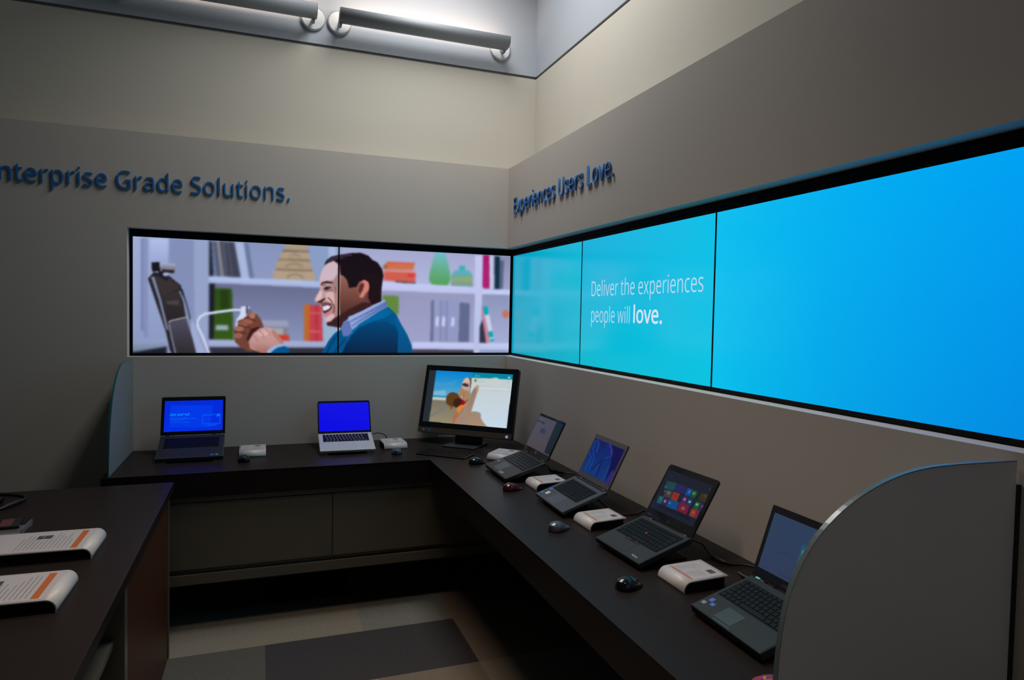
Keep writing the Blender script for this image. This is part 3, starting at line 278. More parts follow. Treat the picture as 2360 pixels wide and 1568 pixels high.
ART_BEACH = [('p',(36,44,52),[-121,-59,1100,-159,1181,1060,-4,1229]),('g',(0,128,208),(96,170,205),'v',[85,-3,531,-9,557,523,86,525]),('p',(58,152,206),[93,225,205,240,315,191,353,161,321,268,213,330,97,368]),('p',(120,182,212),[90,408,233,380,243,495,88,505]),('p',(20,120,160),[87,492,251,491,252,509,87,514]),('p',(180,196,200),[86,515,261,513,266,572,86,577]),('g',(120,114,96),(148,138,110),'v',[85,577,576,559,603,1006,82,994]),('p',(118,118,128),[84,873,274,670,292,694,158,838,88,926]),('p',(0,130,158),[527,-12,1001,-6,1003,100,532,104]),('p',(150,210,222),[561,74,581,75,580,57,561,56]),('p',(150,210,222),[586,70,620,72,620,62,586,60]),('p',(206,226,232),[972,63,971,71,968,77,962,81,956,81,951,79,946,73,945,65,945,58,949,51,954,47,960,47,966,50,970,55]),('p',(190,206,190),[751,96,797,79,823,77,845,102,752,105]),('g',(196,204,204),(196,216,232),'v',[528,104,1001,98,996,1004,540,1008]),('p',(92,112,60),[586,155,586,167,583,177,578,183,573,183,567,179,563,169,561,157,561,145,564,135,569,129,574,128,580,133,584,143]),('p',(176,184,184),[599,148,661,146,661,139,598,141]),('p',(180,188,188),[601,178,695,179,695,171,601,170]),('p',(150,194,206),[969,153,968,160,965,165,961,169,955,169,950,167,946,162,945,156,945,149,948,144,953,140,959,140,964,142,967,147]),('p',(180,188,194),[615,263,966,257,966,250,615,255]),('p',(180,190,198),[636,329,963,322,963,315,636,321]),('p',(206,214,220),[630,309,961,305,960,268,629,272]),('p',(190,160,146),[421,207,439,134,476,101,519,114,523,184,528,298,514,376,442,371,419,284]),('p',(168,128,92),[405,311,439,333,505,364,530,362,522,477,490,569,423,526,404,490,392,440]),('p',(204,188,174),[454,120,517,114,519,184,476,201,450,178]),('p',(60,40,52),[424,232,454,216,500,244,502,275,467,285,444,271,425,264]),('p',(206,186,182),[447,306,465,317,478,312,475,300,465,305,450,294]),('p',(196,200,226),[436,460,436,511,445,512,446,461]),('p',(150,60,110),[447,409,455,458,442,509,448,513,462,459,453,407]),('p',(216,128,58),[389,707,445,612,512,554,481,659,428,791,406,807]),('p',(180,104,70),[368,837,401,757,430,816,407,920,381,999,365,988]),('p',(150,10,30),[426,564,455,535,497,581,463,635,423,628]),('p',(92,58,26),[252,558,254,481,285,419,332,402,383,428,413,502,447,536,432,639,388,695,346,662,328,734,307,679,263,633]),('p',(58,32,22),[344,547,405,502,447,536,432,639,388,695,346,662]),('p',(150,100,40),[263,621,306,667,331,676,325,703,291,681]),('p',(120,84,52),[476,101,519,114,528,196,525,299,517,312,512,185,494,129]),('p',(212,180,164),[428,193,441,153,471,137,468,202,430,218]),('p',(158,134,118),[595,247,610,237,623,263,620,327,596,519,570,742,628,735,664,749,687,796,687,846,720,916,774,1001,382,1009,405,895,465,761,496,594,528,451,564,307]),('g',(144,120,104),(168,138,112),'v',[530,476,566,333,595,304,580,521,560,762,684,859,720,916,772,999,571,1004,507,781]),('p',(150,142,126),[684,787,683,805,679,820,672,829,664,830,656,823,650,809,647,791,647,773,651,758,658,749,666,748,674,755,680,769]),('p',(186,150,132),[588,267,610,245,620,276,613,328,591,304]),('b',0.006)]
ART_SETUP = [('g',(0,40,216),(0,46,226),'v',[-169,-196,1208,-139,1218,1193,-137,1089]),('p',(0,56,232),[105,143,823,179,781,900,88,851]),('p',(0,96,236),[98,584,537,605,536,576,98,555]),('p',(0,88,236),[103,634,317,648,317,622,102,609]),('p',(0,84,236),[105,712,437,721,436,695,104,686]),('p',(0,84,240),[637,482,642,776,659,777,654,483]),('p',(0,84,240),[940,467,944,780,961,781,957,468]),('p',(0,92,240),[647,509,950,494,948,461,645,476]),('p',(0,84,240),[651,793,953,797,952,764,650,761]),('p',(0,140,255),[903,561,946,498,928,455,885,519]),('p',(0,80,240),[729,854,893,849,891,803,727,808]),('b',0.006)]
ART_BLUE = [('p',(0,0,226),[-440,-1746,3845,-1740,3237,5362,-456,4788])]
ART_DOC = [('p',(78,74,90),[-1090,17,1162,-597,2071,1048,221,1887]),('p',(16,34,46),[625,-178,1358,-242,1850,909,793,956]),('g',(84,82,98),(90,78,88),'v',[-10,52,727,-7,766,953,23,1008]),('p',(40,42,60),[5,201,225,197,222,161,2,164]),('p',(28,44,64),[220,206,319,216,327,162,227,151]),('p',(44,60,88),[266,352,481,325,506,481,299,488]),('p',(36,74,116),[367,347,469,334,471,443,378,453]),('p',(50,44,60),[375,360,417,357,419,401,383,402]),('b',0.006)]
ART_FABRIC = [('p',(0,2,82),[-728,52,1037,-539,1694,823,169,1569]),('g',(0,30,128),(2,62,140),'v',[-3,22,503,-4,716,216,788,434,871,1008,-4,999,-6,605]),('g',(0,22,104),(0,40,120),'v',[100,12,384,-12,427,177,289,358]),('p',(0,84,170),[-12,456,132,548,124,807,119,965,153,964,157,807,164,539,9,434]),('p',(0,86,176),[46,52,65,312,233,559,247,911,275,909,260,553,92,306,75,52]),('p',(52,62,170),[482,12,627,156,682,278,734,261,673,129,525,-20]),('p',(10,74,170),[691,287,547,421,445,669,413,937,445,939,476,674,574,435,714,306]),('p',(0,22,90),[545,421,421,624,306,851,341,863,454,637,577,436]),('p',(0,80,160),[748,544,763,783,735,991,764,992,793,782,778,543]),('p',(0,26,98),[492,551,531,836,526,987,563,986,567,833,529,547]),('p',(34,100,190),[94,29,195,159,214,357,241,356,222,153,117,17]),('p',(44,44,140),[903,654,970,576,1026,993,866,1000]),('p',(76,44,130),[984,8,986,996,1015,994,1013,10]),('b',0.008)]
ART_TILES = [('g',(28,32,46),(26,30,48),'v',[-728,-4,1041,-659,1732,1043,248,1888]),('p',(18,24,40),[198,735,297,660,840,736,895,910,172,906]),('p',(54,66,86),[86,136,152,132,150,119,84,123]),('p',(22,76,82),[77,270,305,240,307,429,94,462]),('p',(60,150,140),[120,406,122,413,120,420,115,426,108,429,100,429,93,426,89,420,87,413,89,406,94,400,101,397,109,397,116,401]),('p',(60,60,56),[166,299,168,313,164,327,153,339,138,345,122,345,107,339,98,328,95,314,100,299,111,288,126,282,142,281,156,288]),('p',(40,38,96),[316,249,524,231,538,409,323,434]),('p',(10,74,150),[547,250,667,239,673,417,559,427]),('p',(130,160,196),[605,304,620,299,607,348,643,352,640,333,624,344,638,297,605,284]),('p',(14,84,36),[680,247,784,243,782,416,682,424]),('p',(130,170,140),[750,302,752,317,749,331,739,342,725,348,711,348,698,341,689,330,686,315,690,301,699,290,713,284,728,284,741,291]),('p',(14,84,36),[735,309,737,316,735,324,730,330,723,333,715,333,708,330,703,323,701,315,703,308,709,302,716,299,724,299,731,302]),('p',(60,50,28),[849,241,991,232,998,410,852,411]),('p',(84,76,40),[967,256,970,268,966,280,958,289,947,294,935,294,924,288,917,279,915,267,918,255,926,246,937,240,950,241,960,246]),('p',(70,62,58),[153,472,304,449,319,622,158,638]),('p',(104,98,94),[263,504,268,523,265,541,256,555,241,561,224,559,208,549,196,533,191,514,194,496,203,482,218,475,235,477,251,487]),('p',(110,70,52),[160,506,164,518,162,530,157,539,148,543,137,541,127,534,119,524,116,511,117,500,123,491,132,487,142,489,152,495]),('p',(150,50,34),[318,450,461,436,473,629,331,633]),('p',(96,30,34),[376,480,410,579,423,575,390,476]),('p',(30,34,52),[469,440,530,433,549,614,489,621]),('p',(76,36,84),[543,456,649,442,663,616,555,625]),('p',(150,130,164),[628,505,631,518,628,531,621,541,610,546,597,545,586,539,578,528,575,515,578,502,585,492,596,487,609,487,620,494]),('p',(16,56,106),[665,449,765,433,779,599,674,617]),('p',(150,166,190),[744,511,747,524,744,537,736,547,724,553,711,553,700,547,692,536,689,523,692,510,700,500,712,494,725,495,736,501]),('p',(14,92,40),[824,457,939,442,939,609,834,627]),('p',(130,180,140),[902,503,904,516,900,529,892,539,880,545,866,545,854,539,846,529,844,516,848,503,856,492,869,487,882,487,894,492]),('p',(64,26,92),[945,442,991,434,1001,616,954,623]),('p',(150,130,190),[974,478,976,544,991,545,989,479]),('p',(6,92,116),[72,659,182,644,194,824,86,843]),('p',(70,110,60),[155,697,160,714,160,729,153,741,142,746,129,744,116,734,106,720,101,703,101,688,108,676,119,671,132,674,145,683]),('p',(60,30,84),[192,651,286,637,304,815,203,828]),('p',(150,130,160),[269,717,273,730,270,743,262,754,250,759,237,759,225,752,216,741,213,728,216,715,224,704,236,699,249,699,261,706]),('p',(10,76,142),[298,648,528,624,547,822,313,832]),('p',(80,124,160),[379,715,382,726,379,737,372,746,361,751,349,751,339,746,332,737,329,726,332,715,339,706,350,701,362,701,372,706]),('p',(112,30,52),[542,625,755,600,778,814,556,820]),('p',(170,120,132),[691,699,694,714,690,729,680,742,666,749,650,749,636,743,626,731,623,715,627,700,637,687,652,680,668,680,682,687]),('p',(112,30,52),[675,707,677,714,675,722,670,728,662,732,654,732,647,729,642,723,641,715,643,707,648,701,655,697,663,697,670,701]),('p',(146,52,44),[815,639,931,617,948,803,826,810]),('p',(190,130,110),[867,744,857,697,876,680,897,741,906,737,882,671,848,694,858,746]),('p',(120,34,60),[935,615,979,607,996,805,949,805]),('p',(90,96,100),[970,99,972,106,972,113,970,117,967,119,962,117,958,113,954,106,952,99,952,92,953,88,957,86,961,88,966,93]),('b',0.006)]
ART_MAIL = [('g',(42,62,88),(50,56,84),'v',[-627,7,1041,-725,1460,1154,28,2222]),('p',(34,48,70),[224,626,374,553,371,541,221,614]),('p',(40,46,70),[76,957,192,944,193,933,77,946]),('p',(40,46,70),[306,941,564,943,565,932,308,930]),('p',(24,84,104),[500,324,729,293,755,735,514,810]),('p',(120,134,150),[523,430,590,350,655,503,556,560]),('p',(150,110,36),[592,561,660,490,660,626,600,662]),('p',(96,104,136),[512,629,537,486,605,616,573,763]),('p',(52,44,96),[514,810,537,657,654,672,602,809]),('b',0.008)]
# ================================================================== SETTING
ZC = 0.864; XB, YB = 0.276, 0.205; ZO0, ZO1, ZL, ZT = 1.433, 2.204, 2.770, 3.500
CEIL = 4.70; XL, YF = -6.0, -8.0
DB, DR = 0.70, 0.71
m = MB(); m.box(XL, 0, 0, YB, 0, ZO0); m.box(XL, 0, 0, YB, ZO1, ZL); m.box(XL, -2.398, 0, YB, ZO0, ZO1)
struct('wall_back', m, M_LOW)
m = MB(); m.box(0, XB, YF, YB, 0, ZO0); m.box(0, XB, YF, YB, ZO1, ZL)
struct('wall_right', m, M_LOW)
m = MB(); m.box(XL, XB+.1, YB, YB+.1, 0, ZT); struct('wall_back_upper', m, M_UP)
m = MB(); m.box(XB, XB+.1, YF, YB, 0, ZT); struct('wall_right_upper', m, M_UP)
m = MB(); m.box(XL, XB+.1, YB+.012, YB+.1, ZT, ZT+.02); m.box(XB+.012, XB+.1, YF, YB+.012, ZT, ZT+.02); struct('trim_1', m, M_DARKGAP)
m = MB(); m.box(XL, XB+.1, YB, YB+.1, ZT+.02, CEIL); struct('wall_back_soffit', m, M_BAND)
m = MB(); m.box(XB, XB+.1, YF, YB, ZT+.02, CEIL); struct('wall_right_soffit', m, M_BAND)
m = MB(); m.box(-2.398, .13, .135, .16, ZO0, ZO1); m.box(.135, .16, YF, .16, ZO0, ZO1)
m.box(-2.398, .075, .076, .135, 2.178, ZO1); m.box(.076, .135, YF, .135, 2.178, ZO1); struct('trim_2', m, M_BLACKM)
m = MB(); m.box(XL, XB+.1, YF, YB+.1, CEIL, CEIL+.1); struct('ceiling', m, M_CEIL)
m = MB(); m.box(XL-.1, XL, YF, YB+.1, 0, CEIL); struct('wall_left', m, M_UP)
m = MB(); m.box(XL-.1, XB+.1, YF-.1, YF, 0, CEIL); struct('wall_front', m, M_UP)

# floor: half-metre carpet tiles in four yarns
def carpet(name, c):
    mm = bpy.data.materials.new(name); mm.use_nodes = True; nt = mm.node_tree; b = nt.nodes['Principled BSDF']
    tc = nt.nodes.new('ShaderNodeTexCoord'); mp = nt.nodes.new('ShaderNodeMapping'); mp.inputs['Scale'].default_value = (12, 90, 1)
    n = nt.nodes.new('ShaderNodeTexNoise'); n.inputs['Scale'].default_value = 4; n.inputs['Detail'].default_value = 8
    mx = nt.nodes.new('ShaderNodeMix'); mx.data_type = 'RGBA'
    mx.inputs[6].default_value = (*[x*.5 for x in c], 1); mx.inputs[7].default_value = (*[x*1.5 for x in c], 1)
    nt.links.new(tc.outputs['Object'], mp.inputs['Vector']); nt.links.new(mp.outputs[0], n.inputs['Vector'])
    nt.links.new(n.outputs['Fac'], mx.inputs[0]); nt.links.new(mx.outputs[2], b.inputs['Base Color'])
    bp = nt.nodes.new('ShaderNodeBump'); bp.inputs['Strength'].default_value = .5; bp.inputs['Distance'].default_value = .003
    nt.links.new(n.outputs['Fac'], bp.inputs['Height']); nt.links.new(bp.outputs[0], b.inputs['Normal'])
    b.inputs['Roughness'].default_value = 0.95; b.inputs['Specular IOR Level'].default_value = 0.1
    return mm
CARP = [carpet('carpet_sand', (.185, .17, .14)), carpet('carpet_taupe', (.150, .150, .136)), carpet('carpet_charcoal', (.042, .040, .045)), carpet('carpet_brown', (.155, .128, .10)), carpet('carpet_grey', (.078, .080, .073))]
m = MB(); rnd = random.Random(4)
fixed = {(-1, 0): 0, (-2, 0): 0, (-3, 0): 0, (0, 0): 1, (-1, -1): 2, (0, -1): 2, (-2, -1): 4, (1, -1): 3, (-1, -2): 3, (0, -2): 3, (1, -2): 0, (-2, -2): 3, (-1, 1): 4, (-2, 1): 2}
# tile (i, j): x from -1.62+.5i, y from -.93+.5j
fx = {(-1, 0): 0, (0, 0): 0, (1, 0): 1, (2, 0): 3, (0, -1): 2, (1, -1): 2, (-1, -1): 4, (2, -1): 3, (0, -2): 0, (1, -2): 3, (-1, -2): 1, (2, -2): 0, (0, 1): 2, (1, 1): 0, (-1, 1): 4, (2, 1): 0}
for i in range(-9, 5):
    for j in range(-15, 3):
        m.mi = fx.get((i, j), rnd.choice([0, 0, 1, 3, 4, 2])); x0, y0 = -1.62+.5*i, -.93+.5*j
        x1, y1 = min(x0+.5, XB+.1), min(y0+.5, YB+.1); x0, y0 = max(x0, XL), max(y0, YF)
        if x1 > x0 and y1 > y0: m._new([(x0, y0, 0), (x1, y0, 0), (x1, y1, 0), (x0, y1, 0)], [(0, 1, 2, 3)])
m.mi = 0; m.box(XL, XB+.1, YF, YB+.1, -.1, -.002)
struct('floor', m, CARP)

# ================================================================== COUNTERS
m = MB(); g = .001
L = [(-2.402, -g), (-2.402, -DB), (-DR, -DB), (-DR, -6.0), (-g, -6.0), (-g, -g)]
m.prism(L, .735, ZC, lambda p, q, t: (p, q, t))
bmesh.ops.bevel(m.b, geom=[e for e in m.b.edges if all(v.co.z > .86 for v in e.verts)], offset=.002, segments=2, affect='EDGES')
o = m.build('display_counter', M_TOP); tag(o, 'dark brown L-shaped wall counter carrying the laptops under the video displays', 'counter')

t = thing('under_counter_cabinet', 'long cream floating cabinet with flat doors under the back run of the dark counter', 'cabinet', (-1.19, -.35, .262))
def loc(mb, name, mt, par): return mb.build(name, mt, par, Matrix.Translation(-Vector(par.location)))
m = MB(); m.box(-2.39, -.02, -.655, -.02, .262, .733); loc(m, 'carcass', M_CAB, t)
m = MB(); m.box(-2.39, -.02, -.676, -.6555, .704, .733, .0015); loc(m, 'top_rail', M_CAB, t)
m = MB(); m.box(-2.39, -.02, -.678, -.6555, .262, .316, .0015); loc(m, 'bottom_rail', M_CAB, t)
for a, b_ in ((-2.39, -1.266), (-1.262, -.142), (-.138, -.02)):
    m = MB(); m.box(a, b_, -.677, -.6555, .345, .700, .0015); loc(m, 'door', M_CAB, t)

t = thing('island_counter', 'freestanding island with a dark top, cream frame and red-brown side panel at lower left', 'counter', (-2.95, -2.4, 0))
m = MB(); m.box(-3.9, -2.05, -3.9, -.87, .824, ZC, .002); loc(m, 'countertop', M_TOP, t)
m = MB(); m.box(-3.85, -2.09, -2.0, -.93, 0, .795); m.box(-3.85, -2.65, -3.86, -2.0, 0, .795); m.box(-2.65, -2.09, -3.86, -2.0, 0, .10); loc(m, 'carcass', M_CAB, t)
m = MB(); m.box(-3.86, -2.066, -3.88, -.90, .795, .8235); loc(m, 'rail', M_CAB, t)
m = MB(); m.box(-3.86, -2.066, -.929, -.90, 0, .7945, .001); loc(m, 'end_panel', M_CAB, t)
m = MB(); m.box(-2.0895, -2.072, -2.0, -.9295, 0, .7945); loc(m, 'side_panel', M_MAHOG, t)
m = MB(); m.box(-2.649, -2.068, -2.05, -2.001, .1005, .7945); loc(m, 'stile', M_CAB, t)
m = MB(); m.box(-2.649, -2.10, -3.86, -2.051, .60, .622, .001); loc(m, 'shelf', M_CAB, t)

# ================================================================== GLASS SIDE SCREENS
def glass(label, pts, fn, th, edge_mat, chan):
    t = thing('glass_divider', label, 'divider', fn(0, ZC, 0))
    loc_ = -Vector(t.location)
    m = MB(); n = len(pts); out = pts[1:-1]
    inn = []
    for i, (p, q) in enumerate(out):
        a = Vector(out[max(0, i-1)]); b_ = Vector(out[min(len(out)-1, i+1)]); d = (b_-a).normalized(); nn = Vector((d.y, -d.x))
        inn.append((p-nn.x*-.0012, q-nn.y*-.0012))
    m.b.free(); m = MB(); m.prism([pts[0]]+inn+[pts[-1]], -th/2+.0006, th/2-.0006, lambda p, q, s: fn(p, q, s)); m.build('frosted_pane', M_FROST if th > .011 else M_FROSTL, t, Matrix.Translation(loc_))
    m = MB()
    quads = []
    for i in range(len(out)-1):
        A = [fn(*out[i], -th/2), fn(*out[i+1], -th/2), fn(*out[i+1], th/2), fn(*out[i], th/2)]
        B = [fn(*inn[i], -th/2), fn(*inn[i+1], -th/2), fn(*inn[i+1], th/2), fn(*inn[i], th/2)]
        m._new(A+B, [(0, 1, 2, 3), (4, 7, 6, 5), (0, 4, 5, 1), (3, 2, 6, 7)])
    m.build('polished_edge', edge_mat, t, Matrix.Translation(loc_))
    m = MB(); a, b_, c_, d = chan
    return t
curve = [(.012, 1.416), (.209, 1.419), (.314, 1.415), (.402, 1.399), (.485, 1.369), (.553, 1.330), (.607, 1.281), (.648, 1.217), (.669, 1.159), (.681, 1.09), (.687, 1.014), (.69, .93), (.69, ZC+.001)]
def refine(c):
    P = [Vector(x) for x in c]; Q = []
    for i in range(len(P)-1):
        p0, p1, p2, p3 = P[max(i-1, 0)], P[i], P[i+1], P[min(i+2, len(P)-1)]
        for k in range(4):
            s = k/4; Q.append(tuple(0.5*((2*p1)+(-p0+p2)*s+(2*p0-5*p1+4*p2-p3)*s*s+(-p0+3*p1-3*p2+p3)*s**3)))
    Q.append(tuple(P[-1])); return Q
cr = refine(curve)
pts = [(.012, ZC+.001)]+cr
gR = glass('large curved frosted glass divider at the near right end of the counter', [(p, q) for p, q in pts]+[(.30, ZC+.001)], lambda p, q, s: Vector((-p, -3.52+s, q)), .012, M_EDGEP, (0, 0, 0, 0))
m = MB(); m.box(-.0118, -.0005, -3.53, -3.51, ZC+.001, 1.36); m.build('wall_channel', M_BLACK, gR, Matrix.Translation(-Vector(gR.location)))
cl = refine([(.002, 1.418), (.20, 1.420), (.30, 1.418), (.362, 1.408), (.44, 1.378), (.513, 1.326), (.565, 1.275), (.60, 1.225), (.635, 1.15), (.665, 1.06), (.682, .96), (.69, ZC+.001)])
gL = glass('narrow curved glass divider with a green edge at the far left end of the counter', [(.002, ZC+.001)]+cl+[(.30, ZC+.001)], lambda p, q, s: Vector((-2.372+s, -p, q)), .010, M_EDGE, (0, 0, 0, 0))

# ================================================================== VIDEO WALL
Z0, Z1 = 1.452, 2.157
def display(label, a, b, wall, img):
    """a, b: start and end along the wall, as seen left to right."""
    if wall == 'back': f = frame((a, .07, Z0), (1, 0, 0), (0, 0, 1))
    else: f = frame((.07, a, Z0), (0, -1, 0), (0, 0, 1))
    w = abs(b-a)
    t = bpy.data.objects.new('video_display', None); link(t); t.matrix_world = f; t.empty_display_size = .05
    tag(t, label, 'display', 'video wall displays')
    m = MB(); e = .0045; H = Z1-Z0
    m.box(.0006, w-.0006, -.016, H+.016, -.05, -.0018)
    m.box(.0006, e, -.016, H+.016, -.0018, .0018, .0006); m.box(w-e, w-.0006, -.016, H+.016, -.0018, .0018, .0006)
    m.box(e, w-e, -.016, 0, -.0018, .0018, .0006); m.box(e, w-e, H, H+.016, -.0018, .0018, .0006)
    m.build('bezel', M_BLACKM, t)
    so = content_mesh('screen', img, w-2*e, H, M_SCREEN, t, Matrix.Translation((e, 0, .0002)))
    return so
def grad4(tl, tr, bl, br, nu=60, nv=40):
    u = np.linspace(0, 1, nu)[None, :, None]; v = np.linspace(0, 1, nv)[:, None, None]
    tl, tr, bl, br = [np.array(c, float) for c in (tl, tr, bl, br)]
    return (tl*(1-u)+tr*u)*(1-v)+(bl*(1-u)+br*u)*v
office = paint(ART_OFFICE, 900, 264, 3.46)
cut = int(round((2.383-1.166)/2.44*900))
display('back wall display showing the left half of an office photo with books and a monitor', -2.383, -1.166, 'back', office[:, :cut])
display('back wall display next to the corner showing a laughing man in a blue sweater', -1.166, .056, 'back', office[:, cut:])
display('plain turquoise wall display right beside the corner', .062, -1.072, 'right', grad4((0, 160, 194), (0, 182, 214), (0, 158, 184), (0, 180, 204)))
dT = display('turquoise wall display with the white sentence about delivering experiences', -1.072, -2.285, 'right', grad4((0, 174, 216), (0, 190, 232), (0, 184, 206), (0, 194, 224)))
display('large plain sky blue wall display at the right edge of the view', -2.285, -3.530, 'right', grad4((0, 190, 238), (0, 160, 242), (0, 192, 234), (0, 138, 226)))
M_TXT = mat('white_screen_text', (0, 0, 0), 0.3, emit=(lin((186, 216, 238)), 1.0))
M_TXTB = mat('bright_screen_text', (0, 0, 0), 0.3, emit=(lin((214, 226, 246)), 1.0))
H0 = Z0
def on_display(body, y, z, w, cap, bold, m, name):
    me = text_mesh(body, w=w, cap=cap, bold=bold, each=True)
    lettering('screen_letter', me, m, dT, Matrix.Translation((y-.0045, z-H0, .0010)))
on_display('Deliver the experiences', .130, 1.840, 1.012, .083, -.0009, M_TXT, 'screen_text')
on_display('people will', .132, 1.697, .420, .083, -.0009, M_TXT, 'screen_text')
on_display('love.', .588, 1.702, .250, .083, .0014, M_TXTB, 'screen_text')

# raised wall lettering
def ext(s):
    x = 0; lo = 1e9; hi = 0
    for ch in s:
        adv, sp = GLYPHS[ch]
        for p in sp: lo = min(lo, x+min(p[0::2])); hi = max(hi, x+max(p[0::2]))
        x += adv
    return hi-lo
xs = .969/ext('Grade Solutions.'); wd = xs*ext('Enterprise Grade Solutions.')
t = thing('wall_sign', 'raised blue lettering Enterprise Grade Solutions on the back wall', 'sign', (-2.5, -.001, 2.427))
me = text_mesh('Enterprise Grade Solutions.', cap=.106, xs=xs, depth=.004, bold=-.0012, each=True)
lettering('letter', me, M_LETTER, t, Matrix.Translation((-1.482-wd+2.5, 0, 0)) @ frame((0, -.0055, 0), (1, 0, 0), (0, 0, 1)))
t = thing('wall_sign', 'raised blue lettering Experiences Users Love on the right wall', 'sign', (-.001, -.14, 2.430))
me = text_mesh('Experiences Users Love.', w=1.420, cap=.110, depth=.004, bold=-.0012, each=True)
lettering('letter', me, M_LETTER, t, frame((-.0055, 0, 0), (0, -1, 0), (0, 0, 1)))

# ================================================================== WALL WASHER LIGHTS
def washer(x0, x1, label):
    zc = 3.675; t = thing('wall_washer_light', label, 'light fixture', ((x0+x1)/2, YB, zc), 0, 'wall washer lights above the groove')
    li = -Vector(t.location); T = Matrix.Translation(li)
    prof = [(.020, 3.708), (.023, 3.678), (.034, 3.660), (.054, 3.648), (.09, 3.641), (.125, 3.645), (.134, 3.662)]
    inner = [(p+.004, q+.004) for p, q in prof][::-1]
    m = MB(); m.prism(prof+inner, x0-.0, x1+.0, lambda p, q, s: (s, p, q), True); m.build('trough', M_METAL, t, T)
    for xe in (x0, x1):
        m = MB(); m.prism(prof+[(.08, 3.700)], xe-.0015, xe+.0015, lambda p, q, s: (s, p, q)); m.build('end_cap', M_METAL, t, T)
    m = MB(); m.cyl((x0+.02, .075, 3.672), (x1-.02, .075, 3.672), .009)
    m.build('lamp_tube', mat('lamp_tube_glow', (1, 1, 1), .5, emit=((1.0, .82, .62), 2.0)), t, T)
    for xc in (x0+.012, x1-.018):
        m = MB(); m.cyl((xc, YB-.002, zc), (xc, YB-.014, zc), .078, .078, 40); m.cyl((xc, YB-.014, zc), (xc, YB-.020, zc), .078, .068, 40); m.build('canopy', M_ENAMEL, t, T)
        m = MB(); m.tube([(xc, YB-.02, zc), (xc, .17, zc-.016), (xc, .14, zc-.040)], .009); m.box(xc-.008, xc+.008, .095, .150, zc-.052, zc-.0355, .003); m.build('arm', M_METAL, t, T)
    l = bpy.data.lights.new('washer_glow', 'AREA'); l.shape = 'RECTANGLE'; l.size = abs(x1-x0)-.06; l.size_y = .05; l.energy = 2.6; l.color = (1.0, .74, .55)
    o = bpy.data.objects.new('washer_glow', l); link(o, t); o.location = Vector(((x0+x1)/2, .08, 3.70))+li
    o.rotation_euler = (Vector((0, .5, 1))).to_track_quat('-Z', 'Y').to_euler()
washer(-2.492, -1.320, 'grey linear wall washer light partly cut off at the top left')
washer(-1.178, 0.004, 'grey linear wall washer light nearer the wall corner')

